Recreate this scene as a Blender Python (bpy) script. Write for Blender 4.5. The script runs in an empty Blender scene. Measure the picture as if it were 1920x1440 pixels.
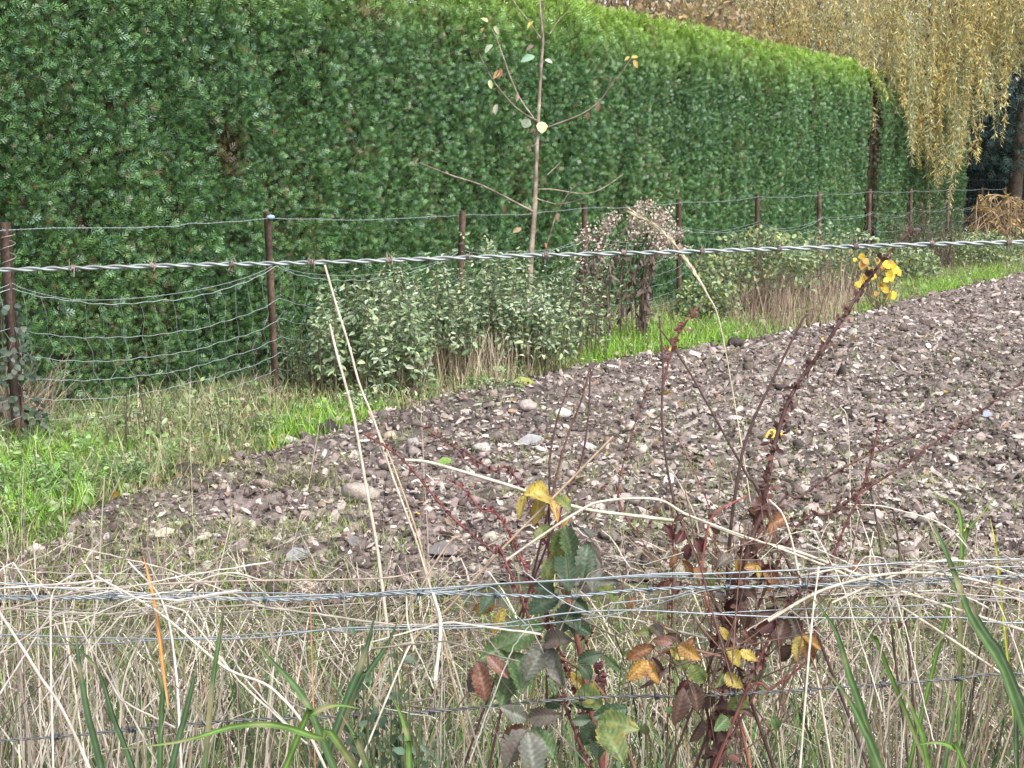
import bpy, math, random
import numpy as np
random.seed(7); rng = np.random.default_rng(7)
SC = bpy.context.scene
COL = SC.collection

# ------------------------------------------------------------------ camera, sky, sun, exposure
CAM_H = 1.45; FPX = 2400.0; PITCH = math.atan(400/2400)
CP, SP = math.cos(PITCH), math.sin(PITCH)
cam_d = bpy.data.cameras.new("camera"); cam = bpy.data.objects.new("camera", cam_d); COL.objects.link(cam)
cam.location = (0, 0, CAM_H); cam.rotation_euler = (math.pi/2 - PITCH, 0, 0)
cam_d.sensor_width = 36; cam_d.lens = 36*FPX/1920; cam_d.clip_start = 0.05; cam_d.clip_end = 800
SC.camera = cam
SUN_EL, SUN_AZ = math.radians(52), math.radians(150)      # azimuth clockwise from +Y: from behind, slightly right
world = bpy.data.worlds.new("World"); SC.world = world; world.use_nodes = True
nt = world.node_tree; nt.nodes.clear()
w_out = nt.nodes.new("ShaderNodeOutputWorld"); w_bg = nt.nodes.new("ShaderNodeBackground")
w_sky = nt.nodes.new("ShaderNodeTexSky"); w_sky.sky_type = 'NISHITA'; w_sky.sun_disc = False
w_sky.sun_elevation = SUN_EL; w_sky.sun_rotation = SUN_AZ; w_sky.dust_density = 4.0; w_sky.air_density = 1.0
w_hs = nt.nodes.new("ShaderNodeHueSaturation"); w_hs.inputs['Saturation'].default_value = 0.25
nt.links.new(w_sky.outputs[0], w_hs.inputs['Color']); nt.links.new(w_hs.outputs[0], w_bg.inputs['Color'])
nt.links.new(w_bg.outputs[0], w_out.inputs['Surface']); w_bg.inputs['Strength'].default_value = 0.15
sun_d = bpy.data.lights.new("sun", 'SUN'); sun_d.energy = 1.1; sun_d.angle = math.radians(16); sun_d.color = (1, .96, .9)
sun = bpy.data.objects.new("sun", sun_d); COL.objects.link(sun); sun.location = (0, -5, 30)
sun.rotation_euler = (math.pi/2 - SUN_EL, 0, math.pi - SUN_AZ)
SC.view_settings.view_transform = 'Standard'; SC.view_settings.look = 'None'
SC.view_settings.gamma = 1.0; SC.view_settings.exposure = 1.3
SC.cycles.max_bounces = 6; SC.cycles.diffuse_bounces = 3; SC.cycles.transmission_bounces = 4

# ------------------------------------------------------------------ measuring helpers
C0 = np.array([0, 0, CAM_H]); FW = np.array([0, CP, -SP]); UP = np.array([0, SP, CP]); RT = np.array([1., 0, 0])
def at(px, py, d): return C0 + d*(FW + RT*(px-960)/FPX + UP*(720-py)/FPX)
def gnd(px, py, z=0.0):
    r = FW + RT*(px-960)/FPX + UP*(720-py)/FPX
    return C0 + r*((z-CAM_H)/r[2])
def proj(P):
    q = np.asarray(P, float) - C0; d = q@FW
    return 960 + FPX*(q@RT)/d, 720 - FPX*(q@UP)/d, d

FT = 0.66; FX0 = -6.95                                  # far fence: X = FX0 + FT*Y
FD = np.array([FT, 1, 0])/math.hypot(FT, 1); FN = np.array([-FD[1], FD[0], 0])   # along / away from the field
FP0 = np.array([FX0, 0, 0])
def fpt(s, off=0.0, z=0.0):
    s = np.asarray(s, float)
    return FP0 + np.multiply.outer(s, FD) + np.multiply.outer(np.broadcast_to(off, s.shape), FN) + np.multiply.outer(np.broadcast_to(z, s.shape), np.array([0, 0, 1.]))
def fs_at(px, off=0.0, z=0.6):                           # s where the fence line crosses a picture column
    lo, hi = 4.0, 60.0
    for _ in range(50):
        m = (lo+hi)/2
        if proj(fpt(m, off, z))[0] < px: lo = m
        else: hi = m
    return lo

def hash2(ix, iy, seed):
    h = (ix.astype(np.int64)*374761393 + iy.astype(np.int64)*668265263 + seed*974634777) & 0xffffffff
    h = ((h ^ (h >> 13))*1274126177) & 0xffffffff
    return ((h ^ (h >> 16)) & 0xffff)/65535.0
def vnoise(x, y, seed=0):
    x = np.asarray(x, float); y = np.asarray(y, float)
    ix = np.floor(x); iy = np.floor(y); fx = x-ix; fy = y-iy
    fx = fx*fx*(3-2*fx); fy = fy*fy*(3-2*fy)
    a = hash2(ix, iy, seed); b = hash2(ix+1, iy, seed); c = hash2(ix, iy+1, seed); d = hash2(ix+1, iy+1, seed)
    return (a*(1-fx)+b*fx)*(1-fy) + (c*(1-fx)+d*fx)*fy
def fbm(x, y, seed=0, o=4):
    t = 0; a = .5; s = 0
    for i in range(o):
        t = t + a*vnoise(x*2**i, y*2**i, seed+i*17); s += a; a *= .5
    return t/s
def nrm(a): return a/np.maximum(np.linalg.norm(a, axis=-1, keepdims=True), 1e-9)
def mixc(a, b, t): return np.asarray(a)*(1-np.asarray(t)[..., None]) + np.asarray(b)*np.asarray(t)[..., None]
def pick(cols, n, jit=.18, p=None):
    c = np.array(cols, float)[rng.choice(len(cols), n, p=p)]
    return np.clip(c*(1+jit*rng.standard_normal((n, 1)))*(1+.03*rng.standard_normal((n, 3))), .004, .9)

# ------------------------------------------------------------------ mesh building
class Geo:
    def __init__(s): s.v = []; s.f = []; s.c = []; s.n = 0
    def add(s, v, f, c):
        v = np.asarray(v, float).reshape(-1, 3); c = np.broadcast_to(np.asarray(c, float), (len(v), 3)) if np.ndim(c) == 1 else np.asarray(c, float).reshape(-1, 3)
        s.v.append(v); s.f.append(np.asarray(f, np.int64)+s.n); s.c.append(c); s.n += len(v)
    def build(s, name, mat, parent=None, smooth=False, origin=None):
        me = bpy.data.meshes.new(name)
        v = np.concatenate(s.v); c = np.concatenate(s.c)
        if origin is not None: v = v - np.asarray(origin)
        me.vertices.add(len(v)); me.vertices.foreach_set("co", v.astype(np.float32).ravel())
        tot = np.concatenate([np.full(len(f), f.shape[1]) for f in s.f]); idx = np.concatenate([f.ravel() for f in s.f])
        me.loops.add(len(idx)); me.loops.foreach_set("vertex_index", idx.astype(np.int32))
        me.polygons.add(len(tot)); st = np.concatenate([[0], np.cumsum(tot)[:-1]])
        me.polygons.foreach_set("loop_start", st.astype(np.int32)); me.polygons.foreach_set("loop_total", tot.astype(np.int32))
        if smooth: me.polygons.foreach_set("use_smooth", np.ones(len(tot), bool))
        a = me.color_attributes.new("tint", 'FLOAT_COLOR', 'POINT')
        a.data.foreach_set("color", np.concatenate([c, np.ones((len(c), 1))], 1).astype(np.float32).ravel())
        me.update(); me.validate()
        o = bpy.data.objects.new(name, me); COL.objects.link(o); me.materials.append(mat)
        if parent is not None:
            w = np.zeros(3); q_ = parent
            while q_ is not None: w = w + np.asarray(q_.location); q_ = q_.parent
            o.parent = parent; o.location = (np.zeros(3) if origin is None else np.asarray(origin, float)) - w
        elif origin is not None: o.location = origin
        return o
def tag(o, label, cat, group=None, kind=None):
    if label: o["label"] = label
    if cat: o["category"] = cat
    if group: o["group"] = group
    if kind: o["kind"] = kind
    return o
def thing(name, loc, label, cat, group=None):
    o = bpy.data.objects.new(name, None); COL.objects.link(o); o.location = [float(a) for a in loc]; o.empty_display_size = .1
    bpy.context.view_layer.update()
    return tag(o, label, cat, group)
def struct(o): o["kind"] = "structure"; return o
def stuff(o): o["kind"] = "stuff"; return o

def catmull(pts, n):
    p = np.asarray(pts, float)
    if len(p) < 3: return p[0] + np.linspace(0, 1, n)[:, None]*(p[-1]-p[0])
    q = np.vstack([2*p[0]-p[1], p, 2*p[-1]-p[-2]])
    t = np.linspace(0, len(p)-1-1e-9, n); i = t.astype(int); f = (t-i)[:, None]
    a, b, c, d = q[i], q[i+1], q[i+2], q[i+3]
    return .5*(2*b + (c-a)*f + (2*a-5*b+4*c-d)*f**2 + (3*b-a-3*c+d)*f**3)
def tube(g, P, r, sides=5, col=(.3, .2, .1)):
    P = np.asarray(P, float); K = len(P); r = np.broadcast_to(r, (K,))
    T = nrm(np.gradient(P, axis=0)); ref = np.array([0, 0, 1.]) if abs(T[:, 2]).mean() < .8 else np.array([.9, .43, 0])
    A = nrm(np.cross(T, ref)); B = np.cross(T, A)
    th = np.arange(sides)*2*math.pi/sides
    V = P[:, None] + r[:, None, None]*(np.cos(th)[None, :, None]*A[:, None] + np.sin(th)[None, :, None]*B[:, None])
    i = np.arange(K-1)[:, None]*sides; j = np.arange(sides)[None]; j2 = (j+1) % sides
    F = np.stack([i+j, i+j2, i+sides+j2, i+sides+j], -1).reshape(-1, 4)
    c = np.asarray(col, float); c = np.repeat(c, sides, 0) if c.ndim == 2 else c
    g.add(V.reshape(-1, 3), F, c)
def strips(g, P, W, side, C):
    """N ribbons: P (N,K,3), W (N,K) widths, side (N,3) or (N,K,3), C (N,3) or (N,K,3)"""
    N, K, _ = P.shape
    if side.ndim == 2: side = side[:, None]
    L = P - side*W[..., None]*.5; R = P + side*W[..., None]*.5
    V = np.stack([L, R], 2).reshape(-1, 3)
    b = (np.arange(N)*K*2)[:, None] + (np.arange(K-1)*2)[None]
    F = np.stack([b, b+1, b+3, b+2], -1).reshape(-1, 4)
    if C.ndim == 2: C = np.broadcast_to(C[:, None], (N, K, 3))
    g.add(V, F, np.repeat(C[:, :, None], 2, 2).reshape(-1, 3))
def blades(g, base, L, az, th0, th1, w, col, K=5, kink=0.0, tip=.1, wob=.06, face=None, shape='blade'):
    N = len(base); t = np.linspace(0, 1, K)
    th = th0[:, None] + (th1-th0)[:, None]*t[None]**1.5 + wob*rng.standard_normal((N, K))
    if kink:
        k = rng.integers(1, K, N); ka = rng.normal(0, 1, N)*(rng.random(N) < kink)*1.1
        th = th + (np.arange(K)[None] >= k[:, None])*ka[:, None]
    azk = az[:, None] + wob*2*np.cumsum(rng.standard_normal((N, K)), 1)
    d = np.stack([np.sin(th)*np.cos(azk), np.sin(th)*np.sin(azk), np.cos(th)], -1)*(L/(K-1))[:, None, None]
    P = base[:, None] + np.concatenate([np.zeros((N, 1, 3)), np.cumsum(d[:, :-1], 1)], 1)
    P[..., 2] = np.maximum(P[..., 2], base[:, None, 2]+.004+.02*rng.random((N, 1)))
    fa = az + math.pi/2 + rng.normal(0, .6, N) if face is None else face + rng.normal(0, .7, N)
    side = np.stack([np.cos(fa), np.sin(fa), np.zeros(N)], -1)
    pr = np.maximum(1-t**2, tip) if shape == 'blade' else np.maximum(1-.55*t, tip)
    strips(g, P, w[:, None]*pr[None], side, col)
    return P
def frames(a, n):
    y = nrm(a); x = nrm(np.cross(y, n)); z = np.cross(x, y); return np.stack([x, y, z], -1)
def inst(g, tv, tf, R, P, S, C, vt=None):
    """copies of a template: R (N,3,3), P (N,3), S (N,) or (N,3), C (N,3); vt (V,) tint factor per template vertex"""
    N = len(P); S = np.broadcast_to(S[:, None], (N, 3)) if np.ndim(S) == 1 else S
    V = np.einsum('nij,nvj->nvi', R, tv[None]*S[:, None]) + P[:, None]
    F = (tf[None] + (np.arange(N)*len(tv))[:, None, None]).reshape(-1, tf.shape[1])
    CC = np.broadcast_to(C[:, None], (N, len(tv), 3))
    if vt is not None: CC = CC*vt[None, :, None]
    g.add(V.reshape(-1, 3), F, CC.reshape(-1, 3))
def rdir(n, up=0.0, flat=1.0):
    a = rng.standard_normal((n, 3)); a[:, 2] = a[:, 2]*flat + up; return nrm(a)

LEAF_V = np.array([[0, 0, 0], [.5, .42, .10], [.0, .5, -.02], [-.5, .42, .10], [0, 1, -.08], [.33, .78, .03], [-.33, .78, .03], [.3, .12, .04], [-.3, .12, .04]])
LEAF_F = np.array([[0, 7, 1, 2], [2, 1, 5, 4], [2, 4, 6, 3], [0, 2, 3, 8]])
SLIM_V = np.array([[0, 0, 0], [.5, .45, .06], [0, 1, -.15], [-.5, .45, .06]]); SLIM_F = np.array([[0, 1, 2, 3]])
def ico(sub=1):
    import bmesh
    bm = bmesh.new(); bmesh.ops.create_icosphere(bm, subdivisions=sub, radius=1)
    bm.verts.ensure_lookup_table()
    v = np.array([x.co[:] for x in bm.verts]); f = np.array([[q.index for q in p.verts] for p in bm.faces]); bm.free()
    return v, f

# ------------------------------------------------------------------ materials
def mat_tint(name, rough=.6, transl=0.0, noise=.25, nscale=40, spec=.4, bump=0.0, metal=0.0):
    m = bpy.data.materials.new(name); m.use_nodes = True; t = m.node_tree; N = t.nodes; Lk = t.links
    b = N['Principled BSDF']; out = N['Material Output']
    at_ = N.new('ShaderNodeAttribute'); at_.attribute_name = 'tint'
    geo = N.new('ShaderNodeNewGeometry'); tc = N.new('ShaderNodeTexCoord')
    nz = N.new('ShaderNodeTexNoise'); nz.inputs['Scale'].default_value = nscale; nz.inputs['Detail'].default_value = 3
    Lk.new(tc.outputs['Object'], nz.inputs['Vector'])
    mr = N.new('ShaderNodeMapRange'); mr.inputs[1].default_value = .3; mr.inputs[2].default_value = .7
    mr.inputs[3].default_value = 1-noise; mr.inputs[4].default_value = 1+noise
    Lk.new(nz.outputs['Fac'], mr.inputs[0])
    mx = N.new('ShaderNodeVectorMath'); mx.operation = 'SCALE'
    Lk.new(at_.outputs['Color'], mx.inputs[0]); Lk.new(mr.outputs[0], mx.inputs['Scale'])
    Lk.new(mx.outputs[0], b.inputs['Base Color'])
    b.inputs['Roughness'].default_value = rough; b.inputs['Specular IOR Level'].default_value = spec; b.inputs['Metallic'].default_value = metal
    if bump:
        bp = N.new('ShaderNodeBump'); bp.inputs['Strength'].default_value = bump; bp.inputs['Distance'].default_value = .01
        n2 = N.new('ShaderNodeTexNoise'); n2.inputs['Scale'].default_value = nscale*2; n2.inputs['Detail'].default_value = 5
        Lk.new(tc.outputs['Object'], n2.inputs['Vector']); Lk.new(n2.outputs['Fac'], bp.inputs['Height']); Lk.new(bp.outputs[0], b.inputs['Normal'])
    if transl:
        tr = N.new('ShaderNodeBsdfTranslucent'); ms = N.new('ShaderNodeMixShader'); ms.inputs[0].default_value = transl
        Lk.new(mx.outputs[0], tr.inputs['Color']); Lk.new(b.outputs[0], ms.inputs[1]); Lk.new(tr.outputs[0], ms.inputs[2]); Lk.new(ms.outputs[0], out.inputs['Surface'])
    return m
M_HEDGE = mat_tint("hedge_leaf", .42, .15, .2, 25, .6)
M_CORE = mat_tint("hedge_twigs", .9, 0, .4, 12, .1)
M_LEAF = mat_tint("soft_leaf", .5, .25, .2, 60, .5)
M_GRASS = mat_tint("grass_blade", .6, .3, .25, 45, .22)
M_STRAW = mat_tint("dry_straw", .7, .06, .25, 60, .3)
M_STEM = mat_tint("woody_stem", .75, 0, .3, 60, .3)
M_BARK = mat_tint("bark", .85, 0, .35, 18, .2, .6)
M_SOIL = mat_tint("crumbly_soil", .9, 0, .35, 30, .2, .8)
M_CLOD = mat_tint("soil_clod", .85, 0, .3, 45, .25, .5)
M_RUST = mat_tint("rusty_iron", .8, 0, .35, 45, .3, .4, .2)
M_WIRE = mat_tint("galvanised_wire", .45, 0, .2, 80, .6, 0, .35)
M_WILLOW = mat_tint("willow_leaf", .5, .4, .2, 20, .4)
M_DARK = mat_tint("conifer_needles", .6, .05, .3, 12, .3)
M_PAINT = mat_tint("green_coated_steel", .5, 0, .1, 10, .4)

# ------------------------------------------------------------------ ground and ploughed field
EDGE_PX = [(-400, 1180), (-100, 1075), (60, 1015), (150, 970), (330, 915), (420, 862), (560, 832), (700, 792), (830, 752), (960, 727), (1080, 692), (1200, 668),
           (1330, 652), (1450, 632), (1560, 600), (1680, 572), (1780, 545), (1920, 512), (2100, 478), (2300, 440)]
_e = np.array([gnd(a, b) for a, b in EDGE_PX]); EY, EX = _e[:, 1], _e[:, 0]
def edge_x(Y): return np.interp(Y, EY, EX) + .10*(vnoise(np.asarray(Y)*3.1, np.zeros_like(np.asarray(Y, float)), 5)-.5)*2
def field_dist(X, Y): return np.minimum((X-edge_x(Y))*.8, Y-4.15-.35*(fbm(X*1.2, Y*.1, 9)-.5)*2)
def zg(X, Y):
    return .05*(fbm(X*.5, Y*.5, 3)-.5)
def zf(X, Y):                                            # height of the crumbly soil
    d = field_dist(X, Y)
    r = .07*(fbm(X*4, Y*4, 21, 5)-.45) + .075*(fbm(X*13, Y*13, 41, 3)-.45)
    return zg(X, Y) + .012 + np.clip(d/.15, 0, 1)*(.015+r)
def ax(segs): return np.unique(np.concatenate([np.arange(a, b, s) for a, b, s in segs]))
def grid(xs, ys, zfun, cfun, keep=None):
    X, Y = np.meshgrid(xs, ys); V = np.stack([X, Y, zfun(X, Y)], -1).reshape(-1, 3)
    nx = len(xs); i = np.arange(len(ys)-1)[:, None]*nx + np.arange(nx-1)[None]
    F = np.stack([i, i+1, i+nx+1, i+nx], -1).reshape(-1, 4)
    if keep is not None:
        k = keep(X, Y).ravel(); F = F[k[F].all(1)]
    g = Geo(); g.add(V, F, cfun(X, Y).reshape(-1, 3)); return g
def gcol(X, Y):
    n = fbm(X*3, Y*3, 61); m = fbm(X*9, Y*9, 62)
    c = mixc((.055, .046, .032), (.13, .11, .078), m); g_ = np.clip((n-.45)*4, 0, 1)*.55
    return mixc(c, (.09, .12, .04), g_)
gr = grid(ax([(-200, -20, 12), (-20, -6, .5), (-6, 14, .07), (14, 30, .8), (30, 201, 15)]), ax([(-60, -2, 6), (-2, 1, .3), (1, 24, .07), (24, 40, .8), (40, 260, 12)]),
          lambda X, Y: zg(X, Y), gcol)
struct(gr.build("ground", M_SOIL, smooth=True))
def scol(X, Y):
    n = fbm(X*6, Y*6, 71); f = fbm(X*1.1, Y*1.1, 72)
    c = mixc((.062, .050, .046), (.205, .168, .155), n)
    wet = np.clip((fbm(X*.7+3, Y*.7, 74)-.46)*5, 0, 1)*np.clip((1.2-X)/2.5, 0, 1)
    return c*((.85+.45*f)*(1-.45*wet))[..., None]
fd = grid(ax([(-5, 9, .028), (9, 26, .25)]), ax([(3.2, 14, .028), (14, 24, .045), (24, 40, .3)]), zf, scol, keep=lambda X, Y: (field_dist(X, Y) > -.02) & (X-edge_x(Y) > 0))
struct(fd.build("ploughed_field", M_SOIL, smooth=True))

def frustum_points(n, y0, y1, pw=1.0, mx=.45, extra=1.2):
    """points on the ground inside the view, even in picture space when pw=2-ish"""
    u = rng.random(n)
    Y = (y0**(1-pw) + u*(y1**(1-pw)-y0**(1-pw)))**(1/(1-pw)) if abs(pw-1) > 1e-6 else y0*(y1/y0)**u
    X = (rng.random(n)*2-1)*(mx*Y+extra); return X, Y

# clods, stones and crumbled leaf bits over the soil: uncountable
def on_field(n, y0, y1, pw, m=.03):
    X, Y = frustum_points(n, y0, y1, pw); k = field_dist(X, Y) > m; return X[k], Y[k]
g = Geo(); iv, if_ = ico(1)
for sd in range(5):
    tv = iv*(1+.35*np.random.default_rng(sd).standard_normal((len(iv), 1)))*np.array([1, .8, .6])
    X, Y = on_field(14000, 4.1, 22, 1.2); n = len(X)
    s = np.clip(np.exp(rng.normal(math.log(.0082), .6, n)), .0035, .042)*(1+.02*Y)
    P = np.stack([X, Y, zf(X, Y)+s*.25], -1)
    pale = rng.random(n) < (.15+.12*vnoise(X*.7, Y*.7, 88))*np.clip((X+1.6)/2.4, .18, 1)
    c = np.where(pale[:, None], pick([(.34, .29, .26), (.29, .24, .215), (.40, .36, .33)], n), pick([(.085, .067, .062), (.14, .109, .100), (.20, .160, .148)], n))
    inst(g, tv, if_, frames(rdir(n, 0, .4), rdir(n, 2)), P, s, c)
stuff(g.build("soil_clods", M_CLOD))
g = Geo()
FL_V = np.array([[-.5, -.6, .1], [.1, -.75, .0], [.55, -.1, .18], [.35, .6, .02], [-.2, .8, .15], [-.6, .1, -.02], [0, 0, .12]])
FL_F = np.array([[6, 0, 1, 2], [6, 2, 3, 4], [6, 4, 5, 0]])
X, Y = on_field(140000, 4.1, 22, 1.15); k = rng.random(len(X)) < .14+1.3*fbm(X*.8, Y*.8, 87)*np.clip((X+2.2)/3.6, .10, 1.1); X, Y = X[k], Y[k]; n = len(X)
s = np.clip(np.exp(rng.normal(math.log(.0098), .55, n)), .004, .04)*(1+.035*Y)
c = pick([(.40, .355, .325), (.33, .28, .255), (.25, .205, .185), (.47, .425, .39), (.11, .085, .075), (.24, .16, .11)], n, .15, [.22, .24, .22, .08, .19, .05])
yl = rng.random(n) < .006; c[yl] = (.5, .34, .05)
inst(g, FL_V, FL_F, frames(nrm(rdir(n, 0, .5)+np.array([1., .2, 0])*.4*np.sign(rng.standard_normal((n, 1)))), rdir(n, 1.25)), np.stack([X, Y, zf(X, Y)+.010+.012*rng.random(n)], -1), np.stack([s*(.45+.5*rng.random(n)), s*1.25, s*(rng.random(n)*2-.4)], -1), c)
stuff(g.build("leaf_litter", M_STRAW))

# ------------------------------------------------------------------ hedge
SPRAY = []
for (bx, by, ang, ln) in [(0, .0, 0, 1.0), (0, .10, .95, .5), (0, .18, -.9, .52), (0, .33, .8, .5), (0, .43, -.75, .46), (0, .58, .65, .36), (0, .66, -.6, .32)]:
    d = np.array([math.sin(ang), math.cos(ang)]); q = np.array([-d[1], d[0]]); b = np.array([bx, by]); w = .05 if ln < .9 else .035
    SPRAY.append([b, b+d*ln*.55+q*w, b+d*ln, b+d*ln*.55-q*w])
SPRAY_T = np.array([f*k for s_ in range(7) for f, k in zip([.8, 1, 1.3, 1], [(1.0, .8, 1.15, .9, 1.1)[s_ % 5]]*4)])
SPRAY_V = np.array([[p[0], p[1], -.25*(p[0]**2+p[1]**2)+.04*math.sin(7*p[0])] for s_ in SPRAY for p in s_]); SPRAY_F = np.arange(len(SPRAY)*4).reshape(-1, 4)
HOFF = .62; HH = 3.0
def hedge(name, s0, s1, off, n, label, seed, bare=()):
    base = fpt((s0+s1)/2, off+.5); t = thing(name, (base[0], base[1], 0), label, 'hedge')
    # solid inner mass of twigs, interior shade painted into its dark colour
    us = np.arange(s0+.1, s1-.1, .12); zs = np.arange(-.05, HH-.1, .12)
    U, Z = np.meshgrid(us, zs)
    dep = off+.20+.12*fbm(U*2, Z*2, seed)+.05*rng.random(U.shape)+np.clip(Z-(HH-.5), 0, 1)*.25
    V = fpt(U.ravel(), dep.ravel(), Z.ravel()); nx = len(us)
    i = np.arange(len(zs)-1)[:, None]*nx+np.arange(nx-1)[None]; F = np.stack([i, i+1, i+nx+1, i+nx], -1).reshape(-1, 4)
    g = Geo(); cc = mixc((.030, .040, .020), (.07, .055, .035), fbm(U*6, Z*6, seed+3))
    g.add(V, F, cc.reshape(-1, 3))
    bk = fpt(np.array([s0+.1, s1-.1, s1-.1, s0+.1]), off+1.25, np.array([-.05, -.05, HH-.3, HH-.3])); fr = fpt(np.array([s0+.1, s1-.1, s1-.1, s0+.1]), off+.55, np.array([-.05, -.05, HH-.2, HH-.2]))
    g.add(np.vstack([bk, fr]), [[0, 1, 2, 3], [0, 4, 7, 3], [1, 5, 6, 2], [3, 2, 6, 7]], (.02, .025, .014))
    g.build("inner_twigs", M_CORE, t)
    # twig ends showing between the sprays
    g = Geo(); m = 5200; u = s0+rng.random(m)*(s1-s0); z = rng.random(m)*(HH-.2)
    P = fpt(u, off+.18+.1*rng.random(m), z)
    blades(g, P, .08+.1*rng.random(m), np.arctan2(-FN[1], -FN[0])+rng.normal(0, .8, m), .3+rng.random(m), .6+rng.random(m), np.full(m, .005), pick([(.10, .06, .035), (.16, .11, .07), (.07, .05, .03)], m), 4, shape='stalk')
    g.build("branchlets", M_STEM, t)
    # foliage sprays
    g = Geo()
    u = s0 + rng.random(n)*(s1-s0); z = HH*rng.random(n)
    lump = fbm(u*1.6, z*.55, seed+5)-.5; fine = fbm(u*6, z*3.2, seed+6)-.5
    keep = fine + .55*(rng.random(n)-.5) > -.30
    PP = proj(fpt(u, off, z))
    brown = np.zeros(n)
    for (bx, by, rx, ry, st) in bare:
        e = np.exp(-(((PP[0]-bx)/rx)**2+((PP[1]-by)/ry)**2)); brown = np.maximum(brown, e*st)
    keep &= rng.random(n) > brown*.75
    u, z, lump, fine, brown = u[keep], z[keep], lump[keep], fine[keep], brown[keep]; n = len(u)
    topz = np.clip((z-(HH-.65))/.65, 0, 1); ed = np.clip((u-(s1-.25))/.25, 0, 1)**2*.3
    d = off + .02 - .24*lump - .13*fine + .09*rng.random(n)**2 + .30*topz**2.5 + ed
    P = fpt(u, d, z + .10*topz*(fbm(u*2.5, u*0, seed+8)-.4))
    m = int(n*.07); ut = s0+rng.random(m)*(s1-s0); dt = rng.random(m)**1.6*.95
    P = np.vstack([P, fpt(ut, off+.28+dt, HH+.03*rng.standard_normal(m)+.06*(fbm(ut*2.5, ut*0, seed+8)-.4))])
    topz = np.concatenate([topz, np.full(m, 1.0)]); z = np.concatenate([z, np.full(m, HH)]); u = np.concatenate([u, ut]); lump = np.concatenate([lump, np.zeros(m)]); fine = np.concatenate([fine, rng.normal(0, .15, m)]); brown = np.concatenate([brown, np.zeros(m)])
    N = n+m
    e = 130; zz = rng.random(e*25)*HH; P2 = fpt(np.full(e*25, s1-.02)-.1*rng.random(e*25), off+.15+1.0*rng.random(e*25), zz)
    P = np.vstack([P, P2]); topz = np.concatenate([topz, np.clip((zz-(HH-.4))/.4, 0, 1)]); u = np.concatenate([u, np.full(e*25, s1)]); z = np.concatenate([z, zz]); lump = np.concatenate([lump, np.zeros(e*25)]); fine = np.concatenate([fine, rng.normal(0, .2, e*25)]); brown = np.concatenate([brown, np.zeros(e*25)]); N += e*25
    A = -FN[None]*(.75-.45*topz)[:, None] + FD[None]*(.75*rng.standard_normal(N))[:, None] + np.array([0, 0, 1.])*(.55+.55*rng.standard_normal(N)+1.2*topz)[:, None]
    if True: A[-e*25:] += FD*1.2
    nn = rdir(N)*.9 + FD*rng.standard_normal((N, 1))*.6 - FN*.35
    gr_ = fbm(u*1.6, z*1.6, seed+9); r = rng.random(N)
    col = mixc((.062, .152, .050), (.140, .285, .092), np.clip(r*.7+(gr_-.5)*1.2+.2, 0, 1))
    col = mixc(col, (.13, .25, .16), (rng.random(N) < .20)*.8)
    col = mixc(col, (.028, .075, .030), (rng.random(N) < .18)*.85)
    col = mixc(col, (.24, .36, .21), (rng.random(N) < .025)*.9)  # sparse pale sprays, bright highlights painted as leaf colour
    col = mixc(col, (.27, .42, .05), np.clip(topz**1.3*.95*(.6+.5*rng.random(N)), 0, 1))  # fresh yellow green growth at the top, sky light painted in with it
    col = mixc(col, (.11, .19, .04), (rng.random(N) < .07)*.9)
    col = mixc(col, (.14, .085, .045), np.clip((rng.random(N) < .03+brown*1.1+.12*(gr_ > .62))*.8, 0, 1))
    S = (.030+.050*rng.random(N)**1.6)*(1+.7*topz)*(1+.25*np.clip(lump*2, -1, 1))
    inst(g, SPRAY_V, SPRAY_F, frames(nrm(A), nrm(nn)), P, S, col, SPRAY_T)
    g.build("foliage", M_HEDGE, t)
    return t
S_A = fs_at(-420, HOFF); S_B = fs_at(1634, HOFF, 1.5); S_C = fs_at(1656, HOFF+.15, 1.5); S_D = fs_at(1818, HOFF+.15, 1.2)
hedge("conifer_hedge", S_A, S_B, HOFF, 290000, "tall clipped green conifer hedge with a paler yellow green top, running behind the wire fence", 100,
      bare=[(432, 285, 22, 45, 1.0), (440, 330, 10, 40, .6), (690, 25, 40, 25, .5), (195, 205, 18, 14, .6), (330, 400, 10, 14, .5), (1640, 300, 14, 120, .6), (250, 300, 60, 30, .12), (660, 230, 16, 60, .3)])
hedge("conifer_hedge", S_C, S_D, HOFF+.15, 44000, "short far section of clipped hedge, half covered by the hanging willow", 140)

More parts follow.
